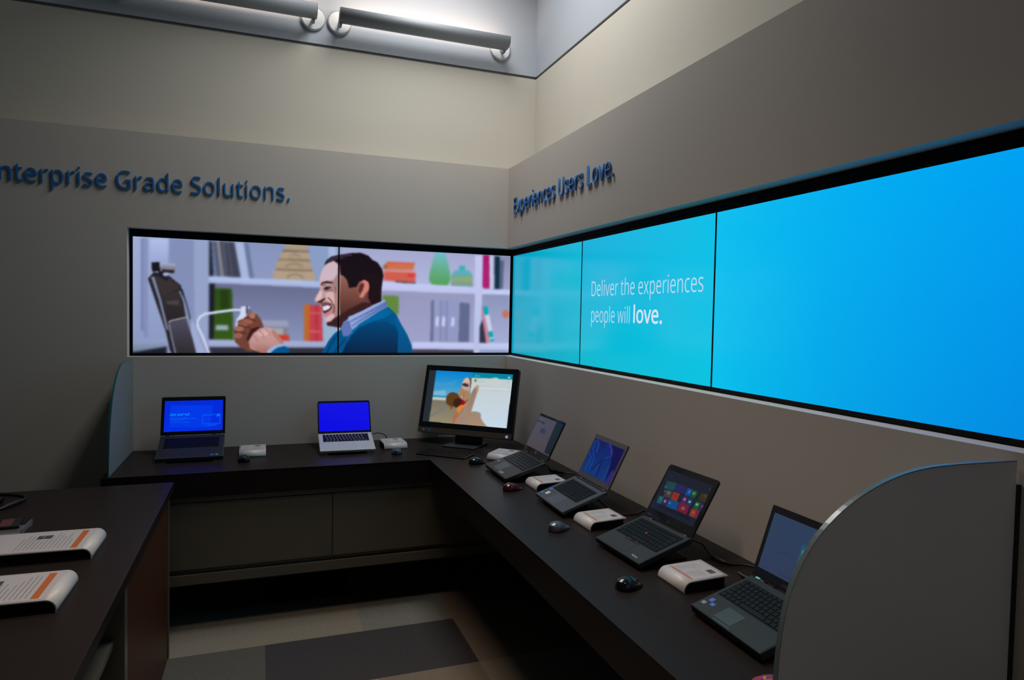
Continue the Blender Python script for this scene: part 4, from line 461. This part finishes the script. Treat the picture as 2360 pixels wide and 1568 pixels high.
# ================================================================== LAPTOPS
def key_rows(m, w, y0, y1, rows, pitch, z=.0002, h=.0018, seed=1):
    rh = (y0-y1)/(rows-.35); r = random.Random(seed); y = y0
    for k in range(rows):
        hh = rh*.62 if k == 0 else rh*.86; off = [0, 0, .25, .38, .6, .1][min(k, 5)]
        x = -w/2; widths = []
        if k == rows-1: widths = [1.1, 1, 1, 1.1, 5.2, 1.1, 1, 1, 1]
        elif k == 0: widths = [1]*14
        else: widths = [1+off]+[1]*11+[2.2-off*.9 if k > 0 else 1]
        s = w/sum(widths)
        for wd in widths:
            x1 = x+wd*s; gp = s*.11
            m.box(x+gp/2, x1-gp/2, y-hh, y, z, z+h, .0007, 1); x = x1
        y -= (hh+rh*.14)
def laptop(label, q, screen_rect, art, res, base_m, lid_m, bez_m, key_w, key_y, pad, deck=None, th=.020, rad=.008, emis=1.0, extra=None, stand_label='', deck_m=None, gain=1.0, tray=None):
    hx, hy, hz, yaw, pit, lid, w, d, h = q
    t = thing('laptop', label, 'laptop', (hx, hy, ZC), yaw, 'laptops on the counter')
    z = hz-ZC
    FB = frame((0, 0, z), (1, 0, 0), (0, math.cos(pit), math.sin(pit)))
    FL = frame((0, 0, z), (1, 0, 0), (0, math.cos(lid), math.sin(lid)))
    m = MB(); m.box(-w/2, w/2, -d, 0, -th, 0, .0035, 3); m.build('base', base_m, t, FB)
    if deck_m is not None:
        m = MB(); m.box(-w/2+.004, w/2-.004, -d+.004, -.004, 0.0, .0004); m.build('palm_rest', deck_m, t, FB)
    m = MB(); m.box(-key_w/2-.004, key_w/2+.004, key_y[1]-.004, key_y[0]+.004, .0004, .0008); m.mi = 1; key_rows(m, key_w, key_y[0], key_y[1], 6, .019, .0008)
    m.build('keyboard', [tray or M_BLACKM, M_KEY], t, FB)
    if pad:
        m = MB(); m.box(pad[0], pad[1], pad[2], pad[3], .0004, .0009, .0004); m.build('touchpad', pad[4], t, FB)
    # lid: slab with rounded top corners
    r = rad; o_ = [(-w/2, .004), (w/2, .004)]
    for k in range(7): a = k/6*PI/2; o_.append((w/2-r+r*math.cos(a), h-r+r*math.sin(a)))
    for k in range(7): a = PI/2+k/6*PI/2; o_.append((-w/2+r+r*math.cos(a), h-r+r*math.sin(a)))
    m = MB(); m.prism(o_, -.008, -.0012, lambda p, q_, s: (p, q_, s)); lo = m.build('lid', lid_m, t, FL)
    i_ = [(p*.994, .006+(q_-.004)*(h-.004)/h) for p, q_ in o_]
    m = MB(); m.prism(i_, -.0012, 0, lambda p, q_, s: (p, q_, s)); bz = m.build('bezel', bez_m, lo)
    x0, x1, y0, y1 = screen_rect
    img = paint(art, res, int(res*(y1-y0)/(x1-x0)), 1.7)*gain
    content_mesh('screen', img, x1-x0, y1-y0, emis, lo, Matrix.Translation((x0, y0, .0004)))
    for sx in (-1, 1):
        m = MB(); m.cyl((sx*w*.36-.022, 0, -.004), (sx*w*.36+.022, 0, -.004), .0055, n=14); m.build('hinge', M_BLACK, t, FB)
    if extra: extra(t, FB, FL, w, d, h)
    # display stand under it
    s = thing('laptop_stand', stand_label, 'stand', (hx, hy, ZC), yaw, 'black stands under the laptops')
    sw = w*.30; rb = -th-.001
    m = MB(); m.box(-sw, sw, -d+.015, -.03, rb-.003, rb); m.build('support_plate', M_BLACKM, s, FB)
    fy = -d*math.cos(pit)
    m = MB(); m.box(-sw*1.15, sw*1.15, fy+.02, .02, .0006, .005, .001); m.build('foot_plate', M_BLACKM, s)
    zr = z-.05*math.sin(pit)-.003-th-.006
    m = MB(); m.box(-sw*.75, sw*.75, -.058, -.052, .005, max(.012, zr-.004)); m.build('upright', M_BLACKM, s)
    return t
def sticker(t, F, name, x0, x1, y0, y1, m, label=None, z=.0006):
    b_ = MB(); b_.box(x0, x1, y0, y1, z-.0002, z); o = b_.build(name, m, t, F)
    if label: o['label'] = label
    return o
ST_BLUE = mat('blue_sticker', lin((60, 90, 190)), .4); ST_WHITE = mat('pale_sticker', lin((200, 205, 215)), .4); ST_ORANGE = mat('orange_sticker', lin((225, 130, 70)), .4)
ST_CYAN = mat('cyan_sticker', lin((90, 220, 235)), .4); ST_GREY = mat('grey_sticker', lin((120, 120, 128)), .4)
def small_text(t, F, body, x, y, cap, m, z=.0008, bold=0, name='badge', w=None):
    me = text_mesh(body, w=w, cap=cap, bold=bold); me.materials.append(m); o = bpy.data.objects.new(name, me); link(o, t); o.matrix_local = F @ Matrix.Translation((x, y, z)); return o
M_SLATE = mat('slate_metal', (.040, .045, .055), .38, noise=.05); M_SLATE2 = mat('slate_deck', (.016, .018, .023), .45, spec=.2)
M_SILVER = mat('silver_metal', (.50, .53, .56), .35, metal=.3, noise=.03); M_KEYG = mat('grey_pad', (.40, .43, .46), .35)
M_BRONZE = mat('bronze_metal', (.030, .023, .018), .45, spec=.2, noise=.05); M_PADD = mat('dark_pad', (.016, .014, .013), .35)
M_GREYB = mat('blue_grey_metal', (.048, .056, .070), .45, spec=.2, noise=.05); M_GREYL = mat('grey_lid', (.060, .056, .066), .4); M_PADB = mat('blue_grey_pad', (.042, .05, .062), .3)
M_TP = mat('thinkpad_black', (.018, .023, .027), .55, spec=.2); M_RED = mat('red_rubber', (.45, .02, .02), .5); M_REDL = mat('dark_red_line', (.14, .015, .015), .5)
M_BLK2 = mat('charcoal_plastic', (.015, .018, .019), .42, spec=.2, noise=.1)
M_SETUPTXT = mat('light_blue_text', (0, 0, 0), .4, emit=(lin((0, 150, 255)), 1.0))

def ex1(t, FB, FL, w, d, h):
    small_text(t, FL, 'Get started', -.127, .119, .014, M_SETUPTXT, .0007, .0004, 'screen_text', .102)
    sticker(t, FB, 'sticker', .105, .125, -.235, -.222, ST_BLUE, 'blue sticker on the palm rest'); sticker(t, FB, 'sticker', .133, .147, -.235, -.222, ST_GREY)
    b_ = MB(); b_.box(-.001, w/2-.030, -.004, .004, -.001, .002); 
    b_.b.free()
laptop('dark slate laptop showing Get started on a blue screen, leftmost on the counter', (-2.0231, -.1899, .9794, .0062, .3516, 1.2233, .3485, .2478, .2333), (-.157, .160, .024, .209), ART_SETUP, 150,
       M_SLATE, M_SLATE, M_GLOSSB, .285, (-.035, -.140), (-.055, .030, -.225, -.165, M_SLATE2), emis=M_SCREENG, extra=ex1, stand_label='black stand under the leftmost laptop with the Get started screen', deck_m=M_SLATE2, th=.026)
laptop('silver laptop with black keys and a plain pure blue screen', (-1.146, -.2082, .9578, -.023, .2824, 1.047, .33, .2324, .2216), (-.157, .157, .014, .207), ART_BLUE, 12,
       M_SILVER, M_BLACK, M_GLOSSB, .280, (-.020, -.118), (-.055, .055, -.222, -.135, M_KEYG), emis=M_SCREENG, stand_label='black stand under the silver laptop', deck_m=M_SILVER, th=.016, rad=.012, tray=M_SILVER)
def ex3(t, FB, FL, w, d, h):
    sticker(t, FB, 'sticker', -.152, -.132, -.172, -.156, ST_BLUE, 'blue sticker on the palm rest')
    for k in range(5): sticker(t, FB, 'sticker', .030+k*.018, .043+k*.018, -.226, -.208, ST_GREY) if k < 3 else None
    b_ = MB(); b_.cyl((0, .020, .0003), (0, .020, .0010), .007, n=24); b_.build('logo', mat('logo_green_grey', (.10, .2, .15), .3), t, FL)
    b_ = MB(); b_.box(-.165, .165, -.012, -.003, .0005, .001); b_.build('speaker_bar', M_BLACKM, t, FB)
laptop('dark bronze laptop nearest the corner showing a pale grey document', (-.2478, -1.1882, .9629, -1.5905, .3062, 1.1164, .3472, .2375, .2303), (-.165, .168, .033, .216), ART_DOC, 150,
       M_BLACK, M_BLACK, M_GLOSSB, .310, (-.022, -.128), (-.085, .020, -.222, -.145, M_PADD), emis=M_SCREENG, extra=ex3, stand_label='black stand under the bronze laptop nearest the corner', deck_m=M_BRONZE, th=.022, gain=.80)
def ex4(t, FB, FL, w, d, h):
    b_ = MB(); b_.cyl((-.140, -.195, .0004), (-.140, -.195, .0008), .009, n=24); o = b_.build('sticker', mat('round_blue_sticker', lin((20, 110, 180)), .4), t, FB); o['label'] = 'round blue sticker'
    sticker(t, FB, 'sticker', -.140, -.118, -.160, -.144, ST_BLUE, 'blue sticker on the palm rest')
    sticker(t, FB, 'sticker', -.116, -.092, -.192, -.170, ST_WHITE, 'white sticker with an orange spot'); sticker(t, FB, 'sticker', -.108, -.099, -.186, -.178, ST_ORANGE, 'orange spot', .0008)
    sticker(t, FB, 'sticker', -.06, -.02, -.212, -.206, M_REDL, None)
    b_ = MB(); b_.box(-.147, .147, -.014, -.006, .0005, .0012); b_.build('speaker_bar', M_BLACKM, t, FB)
laptop('thin blue-grey laptop showing crumpled deep blue fabric wallpaper', (-.2284, -1.8285, .9672, -1.5994, .3381, 1.107, .3207, .2242, .2193), (-.147, .147, .031, .197), ART_FABRIC, 200,
       M_GREYB, M_GREYL, M_GREYL, .255, (-.038, -.138), (-.045, .040, -.215, -.150, M_PADB), emis=M_SCREENG, extra=ex4, stand_label='black stand under the thin blue-grey laptop', deck_m=M_GREYB, th=.016, rad=.003, gain=.78)
def ex5(t, FB, FL, w, d, h):
    b_ = MB(); b_.cyl((-.008, -.083, .002), (-.008, -.083, .0045), .0042, n=16); o = b_.build('pointing_stick', M_RED, t, FB)
    b_ = MB(); b_.box(-.048, .034, -.150, -.142, .0004, .0018, .0006); b_.build('pointer_buttons', M_KEY, t, FB)
    for x in (-.040, .008): sticker(t, FB, 'button_stripe', x, x+.022, -.1475, -.1445, M_REDL, None, .0021)
    o = small_text(t, FB, 'ThinkPad', .075, -.208, .0065, mat('silver_badge', (.55, .58, .6), .3, metal=.5), .0008, .0002, 'badge', .034)
    b_ = MB(); b_.cyl((.0903, -.1999, .0005), (.0903, -.1999, .0012), .0013, n=12); b_.build('badge_dot', M_RED, t, FB)
    small_text(t, FL, 'lenovo', -.128, .012, .005, mat('grey_print', (.10, .12, .17), .4), .0006, .0001, 'logo_print', .022)
    b_ = MB(); b_.box(-.009, .009, .008, .020, 0, .001, .0005); b_.build('home_button', M_BLACK, t, FL)
laptop('black laptop with a red pointing stick and colourful square tiles on screen', (-.2344, -2.4477, .9566, -1.5269, .2889, 1.0237, .2939, .225, .2272), (-.133, .129, .038, .203), ART_TILES, 260,
       M_TP, M_TP, M_GLOSSB, .255, (-.022, -.138), (-.050, .036, -.212, -.153, M_TP), emis=M_SCREENG, extra=ex5, stand_label='black stand under the laptop with colourful tiles', deck_m=M_TP, th=.022, rad=.012, gain=.88)
def ex6(t, FB, FL, w, d, h):
    small_text(t, FL, 'TOSHIBA', -.028, .014, .0048, mat('grey_print2', (.12, .12, .12), .4), .0006, .0001, 'logo_print', .055)
    sticker(t, FB, 'sticker', -.130, -.112, -.004, .006, ST_CYAN, 'bright cyan sticker beside the hinge', .0022)
    sticker(t, FB, 'sticker', -.132, -.116, -.172, -.156, ST_BLUE, 'blue sticker on the palm rest'); sticker(t, FB, 'sticker', -.140, -.124, -.194, -.181, ST_GREY); sticker(t, FB, 'sticker', -.112, -.096, -.184, -.171, ST_BLUE)
    b_ = MB(); b_.box(-.05, .02, -.219, -.213, .0004, .001); b_.build('indicator_strip', mat('teal_strip', (.01, .05, .06), .3), t, FB)
laptop('black laptop with a grey-blue screen half hidden behind the large glass divider', (-.2566, -3.0864, .9572, -1.5943, .2923, 1.2373, .3032, .2226, .2219), (-.135, .135, .032, .201), ART_MAIL, 200,
       M_BLK2, M_BLACK, M_BLACK, .270, (-.030, -.130), (-.060, .012, -.208, -.152, mat('slate_pad', (.018, .024, .030), .35)), emis=M_SCREENG, extra=ex6, stand_label='black stand under the laptop behind the glass divider', deck_m=M_BLK2, th=.024, rad=.004)

# ================================================================== ALL-IN-ONE COMPUTER
yaw = math.radians(-41.5); lid = math.radians(75.1)
t = thing('desktop_computer', 'large black all-in-one computer in the corner showing a beach photo and a pointing hand', 'computer', (-.412, -.362, ZC), yaw)
FL = frame((0, 0, .936-ZC), (1, 0, 0), (0, math.cos(lid), math.sin(lid)))
w, h = .671, .456; o_ = []
r = .012
for (cx, cy, a0) in ((w/2-r, h-r, 0), (-w/2+r, h-r, 1), (-w/2+r, r, 2), (w/2-r, r, 3)):
    for k in range(6): a = (a0+k/5)*PI/2; o_.append((cx+r*math.cos(a), cy+r*math.sin(a)))
m = MB(); m.prism(o_, -.045, -.003, lambda p, q, s: (p, q, s), True); m.build('housing', M_BLACK, t, FL)
m = MB(); m.box(-w/2+.001, w/2-.001, .036, h-.001, -.003, 0, .001); m.build('bezel', M_GLOSSB, t, FL)
m = MB(); m.box(-w/2, w/2, .0, .0355, -.003, .001, .001); m.build('speaker_chin', mat('bronze_chin', (.055, .043, .034), .4, spec=.3), t, FL)
img = paint(ART_BEACH, 330, 190, 1.75); content_mesh('screen', img, .609, .349, M_SCREENG, t, FL @ Matrix.Translation((-.309, .071, .0006)))
m = MB(); m.cyl((.305, .016, .001), (.305, .016, .0022), .009, n=28); m.build('lit_logo', mat('logo_glow', (.2, .2, .3), .4, emit=(lin((150, 155, 215)), .9)), t, FL)
small_text(t, FL, 'hp', .2995, .0125, .008, M_BLACKM, .0026, .0002, 'logo_print')
for x0, mm in ((-.300, ST_GREY), (-.276, mat('dim_blue', lin((60, 70, 120)), .4)), (-.254, mat('blue_spot', lin((40, 110, 170)), .4))): sticker(t, FL, 'sticker', x0, x0+.014, .012, .026, mm, None, .0016)
small_text(t, FL, 'beats audio', -.045, .012, .005, mat('chin_print', (.12, .10, .09), .4), .0014, 0, 'logo_print', .05)
# foot: flat plate with an upright neck
m = MB(); m.box(-.115, .115, -.075, .155, .0006, .010, .003); m.build('foot_plate', mat('grey_foot', (.030, .033, .038), .4), t)
m = MB(); m.prism([(.080, .0101), (.105, .0101), (.115, .16), (.095, .16)], -.095, .095, lambda p, q, s: (s, p, q)); m.build('neck', M_BLACK, t)
m = MB(); m.box(-.07, .07, .060, .100, .14, .20, .004); m.build('bracket', M_BLACK, t)

kb = thing('wireless_keyboard', 'slim black keyboard in front of the all-in-one computer', 'keyboard', (-.588, -.583, ZC), math.radians(-42))
m = MB(); m.box(-.165, .165, -.072, .072, .0006, .010, .004); m.build('case', M_BLACK, kb)
m = MB(); key_rows(m, .310, .062, -.062, 6, .019, .0102, .0028, 3); m.build('keys', M_KEY, kb)

# ================================================================== MICE
def mouse(label, x, y, yaw, shell_m, inlay_m):
    t = thing('computer_mouse', label, 'mouse', (x, y, ZC), yaw, 'mice on the counter')
    Lh, N, K = .053, 22, 28
    def hw(s): return .031*(1-.25*s)*math.sqrt(max(0, 1-abs(s)**2.6))          # s: -1 palm .. 1 front
    def hz(s): return .004+.034*(math.cos((s+.35)*1.12)**1.3 if abs((s+.35)*1.12) < PI/2 else 0)*(1-max(0, s-.86)*3.5)
    def pt(s, a, off=0):
        wd = hw(s); zz = max(.004, hz(s)); c, sn = math.cos(a), math.sin(a)
        return Vector((wd*c*(1+off*15), s*Lh, .0006+(zz+off)*(sn**.75 if sn > 0 else 0)))
    m = MB(); rows = []
    for i in range(N+1):
        s = -1+2*i/N; s = math.sin(s*PI/2)*.999
        rows.append([m.b.verts.new(pt(s, PI*j/K)) for j in range(K+1)])
    for A, B in zip(rows, rows[1:]):
        for j in range(K):
            try: f = m.b.faces.new((A[j], A[j+1], B[j+1], B[j])); f.smooth = True
            except ValueError: pass
        m.b.faces.new((A[0], B[0], B[-1], A[-1]))
    bmesh.ops.remove_doubles(m.b, verts=m.b.verts[:], dist=1e-5)
    m.build('shell', shell_m, t)
    m = MB(); rows = []
    for i in range(13):
        s = -.12+.98*i/12; wdt = .62*(1-i/12)**.6+.06 if True else 0
        rows.append([m.b.verts.new(pt(s, PI/2+(j/8-.5)*2*wdt, .0005)) for j in range(9)])
    for A, B in zip(rows, rows[1:]):
        for j in range(8): f = m.b.faces.new((A[j], A[j+1], B[j+1], B[j])); f.smooth = True
    m.build('inlay', inlay_m, t)
    m = MB(); zt = pt(.55, PI/2).z; m.cyl((-.003, .55*Lh, zt-.004), (.003, .55*Lh, zt-.004), .006, n=18); m.build('scroll_wheel', M_RUBBER, t)
MK = mat('mouse_gloss_black', (.006, .007, .009), .14); MS = mat('mouse_silver', (.09, .10, .13), .25, metal=.5); MR = mat('mouse_dark_red', (.05, .005, .008), .16)
ITEAL = mat('teal_inlay', (.004, .06, .10), .3); IBLUE = mat('blue_inlay', (.01, .08, .20), .3); IGREY = mat('slate_inlay', (.035, .045, .075), .3); IWHITE = mat('pale_inlay', (.45, .48, .52), .3)
mouse('black mouse with a pale top in front of the leftmost white spec holder', -1.737, -.455, 0, MK, IWHITE)
mouse('silver and blue mouse beside the silver laptop', -.861, -.470, math.radians(-20), MS, IBLUE)
mouse('black mouse with teal inlay beside the all-in-one keyboard', -.470, -.868, math.radians(-75), MK, ITEAL)
mouse('dark red mouse on the counter in front of the bronze laptop stand', -.478, -1.478, math.radians(-80), MR, IGREY)
mouse('silver and teal mouse in front of the thin blue-grey laptop', -.512, -2.110, math.radians(-70), MS, ITEAL)
mouse('glossy black mouse with teal inlay, nearest of the mice', -.535, -2.705, math.radians(-75), MK, ITEAL)

# ================================================================== SPEC HOLDERS
def card(seed, w, d, pic, stripe_lo=True, big=False):
    nu, nv = (170, 150) if not big else (190, 300)
    img = np.ones((nv, nu, 3))*np.array([168, 167, 172.]); r = np.random.RandomState(seed)
    # image rows run from rear (0) to front (nv)
    img[int(nv*.90):int(nv*.955), int(nu*.04):int(nu*.96)] = (170, 92, 50)
    n = 12 if not big else 20
    for k in range(n):
        a = int(nv*(.86-.055*k*(12/n))); 
        if a < nv*.16: break
        for (c0, c1) in (((.08, .44), (.50, .90)) if not big else ((.08, .92),)):
            x1 = c0+(c1-c0)*r.uniform(.5, 1)
            if a < nv*.42 and c0 > .4: continue
            if big and a < nv*.45: continue
            row = img[a:a+2, int(nu*c0):int(nu*x1)]; row[:] = (116, 116, 124)
    if pic is not None:
        y0, y1, x0, x1 = pic; blk = img[int(nv*y0):int(nv*y1), int(nu*x0):int(nu*x1)]; blk[:] = (64, 66, 74)
        hh = blk.shape[0]; blk[hh//3:hh//2, blk.shape[1]//3:] = (110, 100, 96) if not big else (90, 112, 84)
    return img
def holder(label, x, y, yaw, w=.148, d=.168, h=.037, seed=1, big=False, group='white spec holders beside the laptops', pic=(.10, .28, .60, .84)):
    """(x, y): centre of the front foot line; front faces local -y."""
    t = thing('spec_holder', label, 'card holder', (x, y, ZC), yaw, group)
    R = .030; th = .0035; rise = .004
    out = [(.000, .0006), (.000, h-R)]
    for k in range(1, 9): a = k/8*PI/2; out.append((R-R*math.cos(a), h-R+R*math.sin(a)))
    out.append((d, h+rise)); inn = [(d, h+rise-th)]
    r2 = R-th
    for k in range(8, -1, -1): a = k/8*PI/2; inn.append((R-r2*math.cos(a), h-R+r2*math.sin(a)))
    inn.append((th, .0006))
    m = MB(); m.prism(out+inn, -w/2, w/2, lambda p, q, s: (s, p, q), True); m.build('shell', M_WHITE, t)
    core = [(p+.0006, q) for p, q in inn[::-1][:-1]]; core = [(max(p, th+.0005), q-.0006) for p, q in core]; core[0] = (th+.0005, .0006)
    core.append((d-.012, h+rise-th-.0015)); core.append((d-.012, .0006))
    m = MB(); m.prism(core, -w/2+.004, w/2-.004, lambda p, q, s: (s, p, q)); m.build('base_block', M_BLACKM, t)
    sl = rise/(d-R); F = frame((-w/2+.010, R+.002, h+.0004+sl*.002), (1, 0, 0), Vector((0, 1, sl)).normalized())
    content_mesh('printed_card', card(seed, w, d, pic, big=big), w-.020, d-R-.012, M_PAPER, t, F)
holder('small white spec holder right of the leftmost laptop', -1.692, -.355, 0, seed=1)
holder('small white spec holder right of the silver laptop', -.845, -.342, math.radians(3), seed=2)
holder('angled white spec holder behind the front corner of the bronze laptop', -.335, -.838, math.radians(-45), seed=3)
holder('small white spec holder between the bronze laptop and the thin blue-grey laptop', -.378, -1.462, math.radians(-90), seed=4)
holder('small white spec holder between the thin blue-grey laptop and the laptop with tiles', -.407, -2.096, math.radians(-89), seed=5)
holder('small white spec holder nearest the large glass divider', -.402, -2.733, math.radians(-90), seed=6)
GI = 'long white spec holders on the island'
holder('long white spec holder on the island, farther from the camera', -2.186, -1.820, math.radians(90), w=.232, d=.42, h=.040, seed=7, big=True, group=GI, pic=(.56, .68, .62, .80))
holder('long white spec holder on the island, nearer the camera', -2.182, -2.255, math.radians(90), w=.236, d=.42, h=.040, seed=8, big=True, group=GI, pic=(.50, .62, .60, .80))

# ================================================================== ISLAND ODDS AND ENDS
t = thing('phone_stand', 'small clear acrylic phone stand behind the farther island spec holder', 'stand', (-2.545, -1.52, ZC))
M_ACR = mat('clear_acrylic', (.75, .75, .75), .08, trans=.9)
m = MB(); m.box(-.05, .05, -.06, .06, .0006, .005, .001); m.build('base', M_ACR, t)
m = MB(); m.box(.052, .057, -.055, .075, .0006, .022, .001); m.build('side_rail', M_ACR, t)
t = thing('smartphone', 'black smartphone with a painted reddish screen reflection lying on the acrylic stand', 'phone', (-2.56, -1.45, ZC+.0056), math.radians(8))
m = MB(); m.box(-.036, .036, -.062, .062, 0, .010, .004); m.build('body', M_GLOSSB, t)
m = MB(); m.box(-.031, .008, -.050, .050, .0101, .0108); m.build('screen', mat('red_reflection_screen', (.10, .03, .035), .3), t)  # pinkish reflection on the dark screen, put in as base colour
m = MB(); m.cyl((.034, -.050, .006), (.036, -.050, .006), .003, n=12); m.build('blue_light', mat('blue_led', (0, .1, .3), .4, emit=((0, .18, .5), .7)), t)
m = MB(); m.tube([(-2.86, -.93, ZC+.0068), (-2.772, -.925, ZC+.0068), (-2.71, -.945, ZC+.0068), (-2.650, -.985, ZC+.0068), (-2.624, -1.045, ZC+.0068), (-2.634, -1.11, ZC+.011), (-2.652, -1.16, ZC+.011), (-2.675, -1.205, ZC+.0075), (-2.74, -1.25, ZC+.0062), (-2.83, -1.27, ZC+.0062)],
                 .006, radii=[.006, .006, .006, .006, .006, .010, .010, .006, .005, .005])
tag(m.build('coiled_cable', M_RUBBER), 'black cable loop with a thick plug on the far edge of the island', 'cable')
m = MB(); m.box(-2.84, -2.70, -1.085, -1.04, ZC+.0006, ZC+.022, .008, 3)
tag(m.build('desk_phone_handset', M_GLOSSB), 'black glossy handset lying inside the cable loop on the island', 'handset')

# ================================================================== CABLES ON THE COUNTER
def cable(label, pts, radii=None, name='power_cable'):
    m = MB(); m.tube(pts, .003, radii=radii); tag(m.build(name, M_RUBBER), label, 'cable', 'laptop power cables')
z = ZC+.0042; zb = ZC+.012
cable('black power cable curving from the silver laptop down to the counter', [(-.978, -.215, .945), (-.93, -.19, .945), (-.885, -.16, .925), (-.862, -.10, .89), (-.86, -.06, z), (-.86, -.02, z)])
cable('black power cable with adapter block running from the bronze laptop along the wall', [(-.235, -1.340, .938), (-.19, -1.27, .905), (-.148, -1.195, zb), (-.118, -1.235, zb), (-.085, -1.232, z), (-.045, -1.262, z), (-.022, -1.33, z), (-.010, -1.42, z)], [.004, .004, .010, .009, .003, .003, .003, .003])
cable('black power cable from the thin blue-grey laptop looping to the laptop with tiles', [(-.19, -1.70, z), (-.150, -1.755, z), (-.168, -1.86, z), (-.183, -1.96, z), (-.165, -2.005, z), (-.10, -2.018, z), (-.040, -1.985, z), (-.010, -2.04, z)])
cable('black power cable with a thick block from the laptop with tiles toward the nearest laptop', [(-.215, -2.585, .945), (-.15, -2.55, .915), (-.112, -2.52, .885), (-.110, -2.545, ZC+.0102), (-.118, -2.58, ZC+.0092), (-.116, -2.626, ZC+.0092), (-.09, -2.648, z), (-.055, -2.664, z), (-.030, -2.697, z), (-.010, -2.75, z)], [.004, .003, .003, .004, .008, .008, .004, .003, .003, .003])
cable('short dark plug at the rear left corner of the laptop behind the glass divider', [(-.262, -2.932, .945), (-.262, -2.905, .945), (-.255, -2.880, .943), (-.20, -2.86, .90), (-.13, -2.85, z), (-.05, -2.86, z), (-.010, -2.90, z)], [.005, .005, .004, .003, .003, .003, .003])
cable('thin black cable behind the all-in-one computer', [(-.56, -.14, z), (-.53, -.10, ZC+.02), (-.50, -.05, ZC+.05), (-.48, -.02, ZC+.08)])

# patterned pouch at the bottom edge
t = None
mm = bpy.data.materials.new('patterned_fabric'); mm.use_nodes = True; nt = mm.node_tree; b = nt.nodes['Principled BSDF']
tc = nt.nodes.new('ShaderNodeTexCoord'); vo = nt.nodes.new('ShaderNodeTexVoronoi'); vo.inputs['Scale'].default_value = 110
rp = nt.nodes.new('ShaderNodeValToRGB'); cr_ = rp.color_ramp; cr_.interpolation = 'CONSTANT'
cols = [(.30, .02, .06), (.05, .02, .12), (.35, .08, .12), (.40, .30, .03), (.03, .06, .16), (.28, .03, .10)]
cr_.elements[0].color = (*cols[0], 1); cr_.elements[1].position = .2; cr_.elements[1].color = (*cols[1], 1)
for k, c in enumerate(cols[2:]):
    e = cr_.elements.new(.36+.14*k); e.color = (*c, 1)
sp = nt.nodes.new('ShaderNodeSeparateColor')
nt.links.new(tc.outputs['Object'], vo.inputs['Vector']); nt.links.new(vo.outputs['Color'], sp.inputs[0]); nt.links.new(sp.outputs[0], rp.inputs[0]); nt.links.new(rp.outputs[0], b.inputs['Base Color']); b.inputs['Roughness'].default_value = .9
m = MB(); bmesh.ops.create_uvsphere(m.b, u_segments=32, v_segments=20, radius=1)
for v in m.b.verts:
    zz = max(-.72, v.co.z); k = .004*math.sin(v.co.x*9+v.co.y*7)
    v.co = Vector((-.575+v.co.x*(.055+k), -3.40+v.co.y*(.060+k), ZC+.0006+(zz+.72)*.0395))
for f in m.b.faces: f.smooth = True
tag(m.build('fabric_pouch', mm), 'small multicoloured patterned fabric pouch at the bottom edge beside the glass divider', 'pouch')
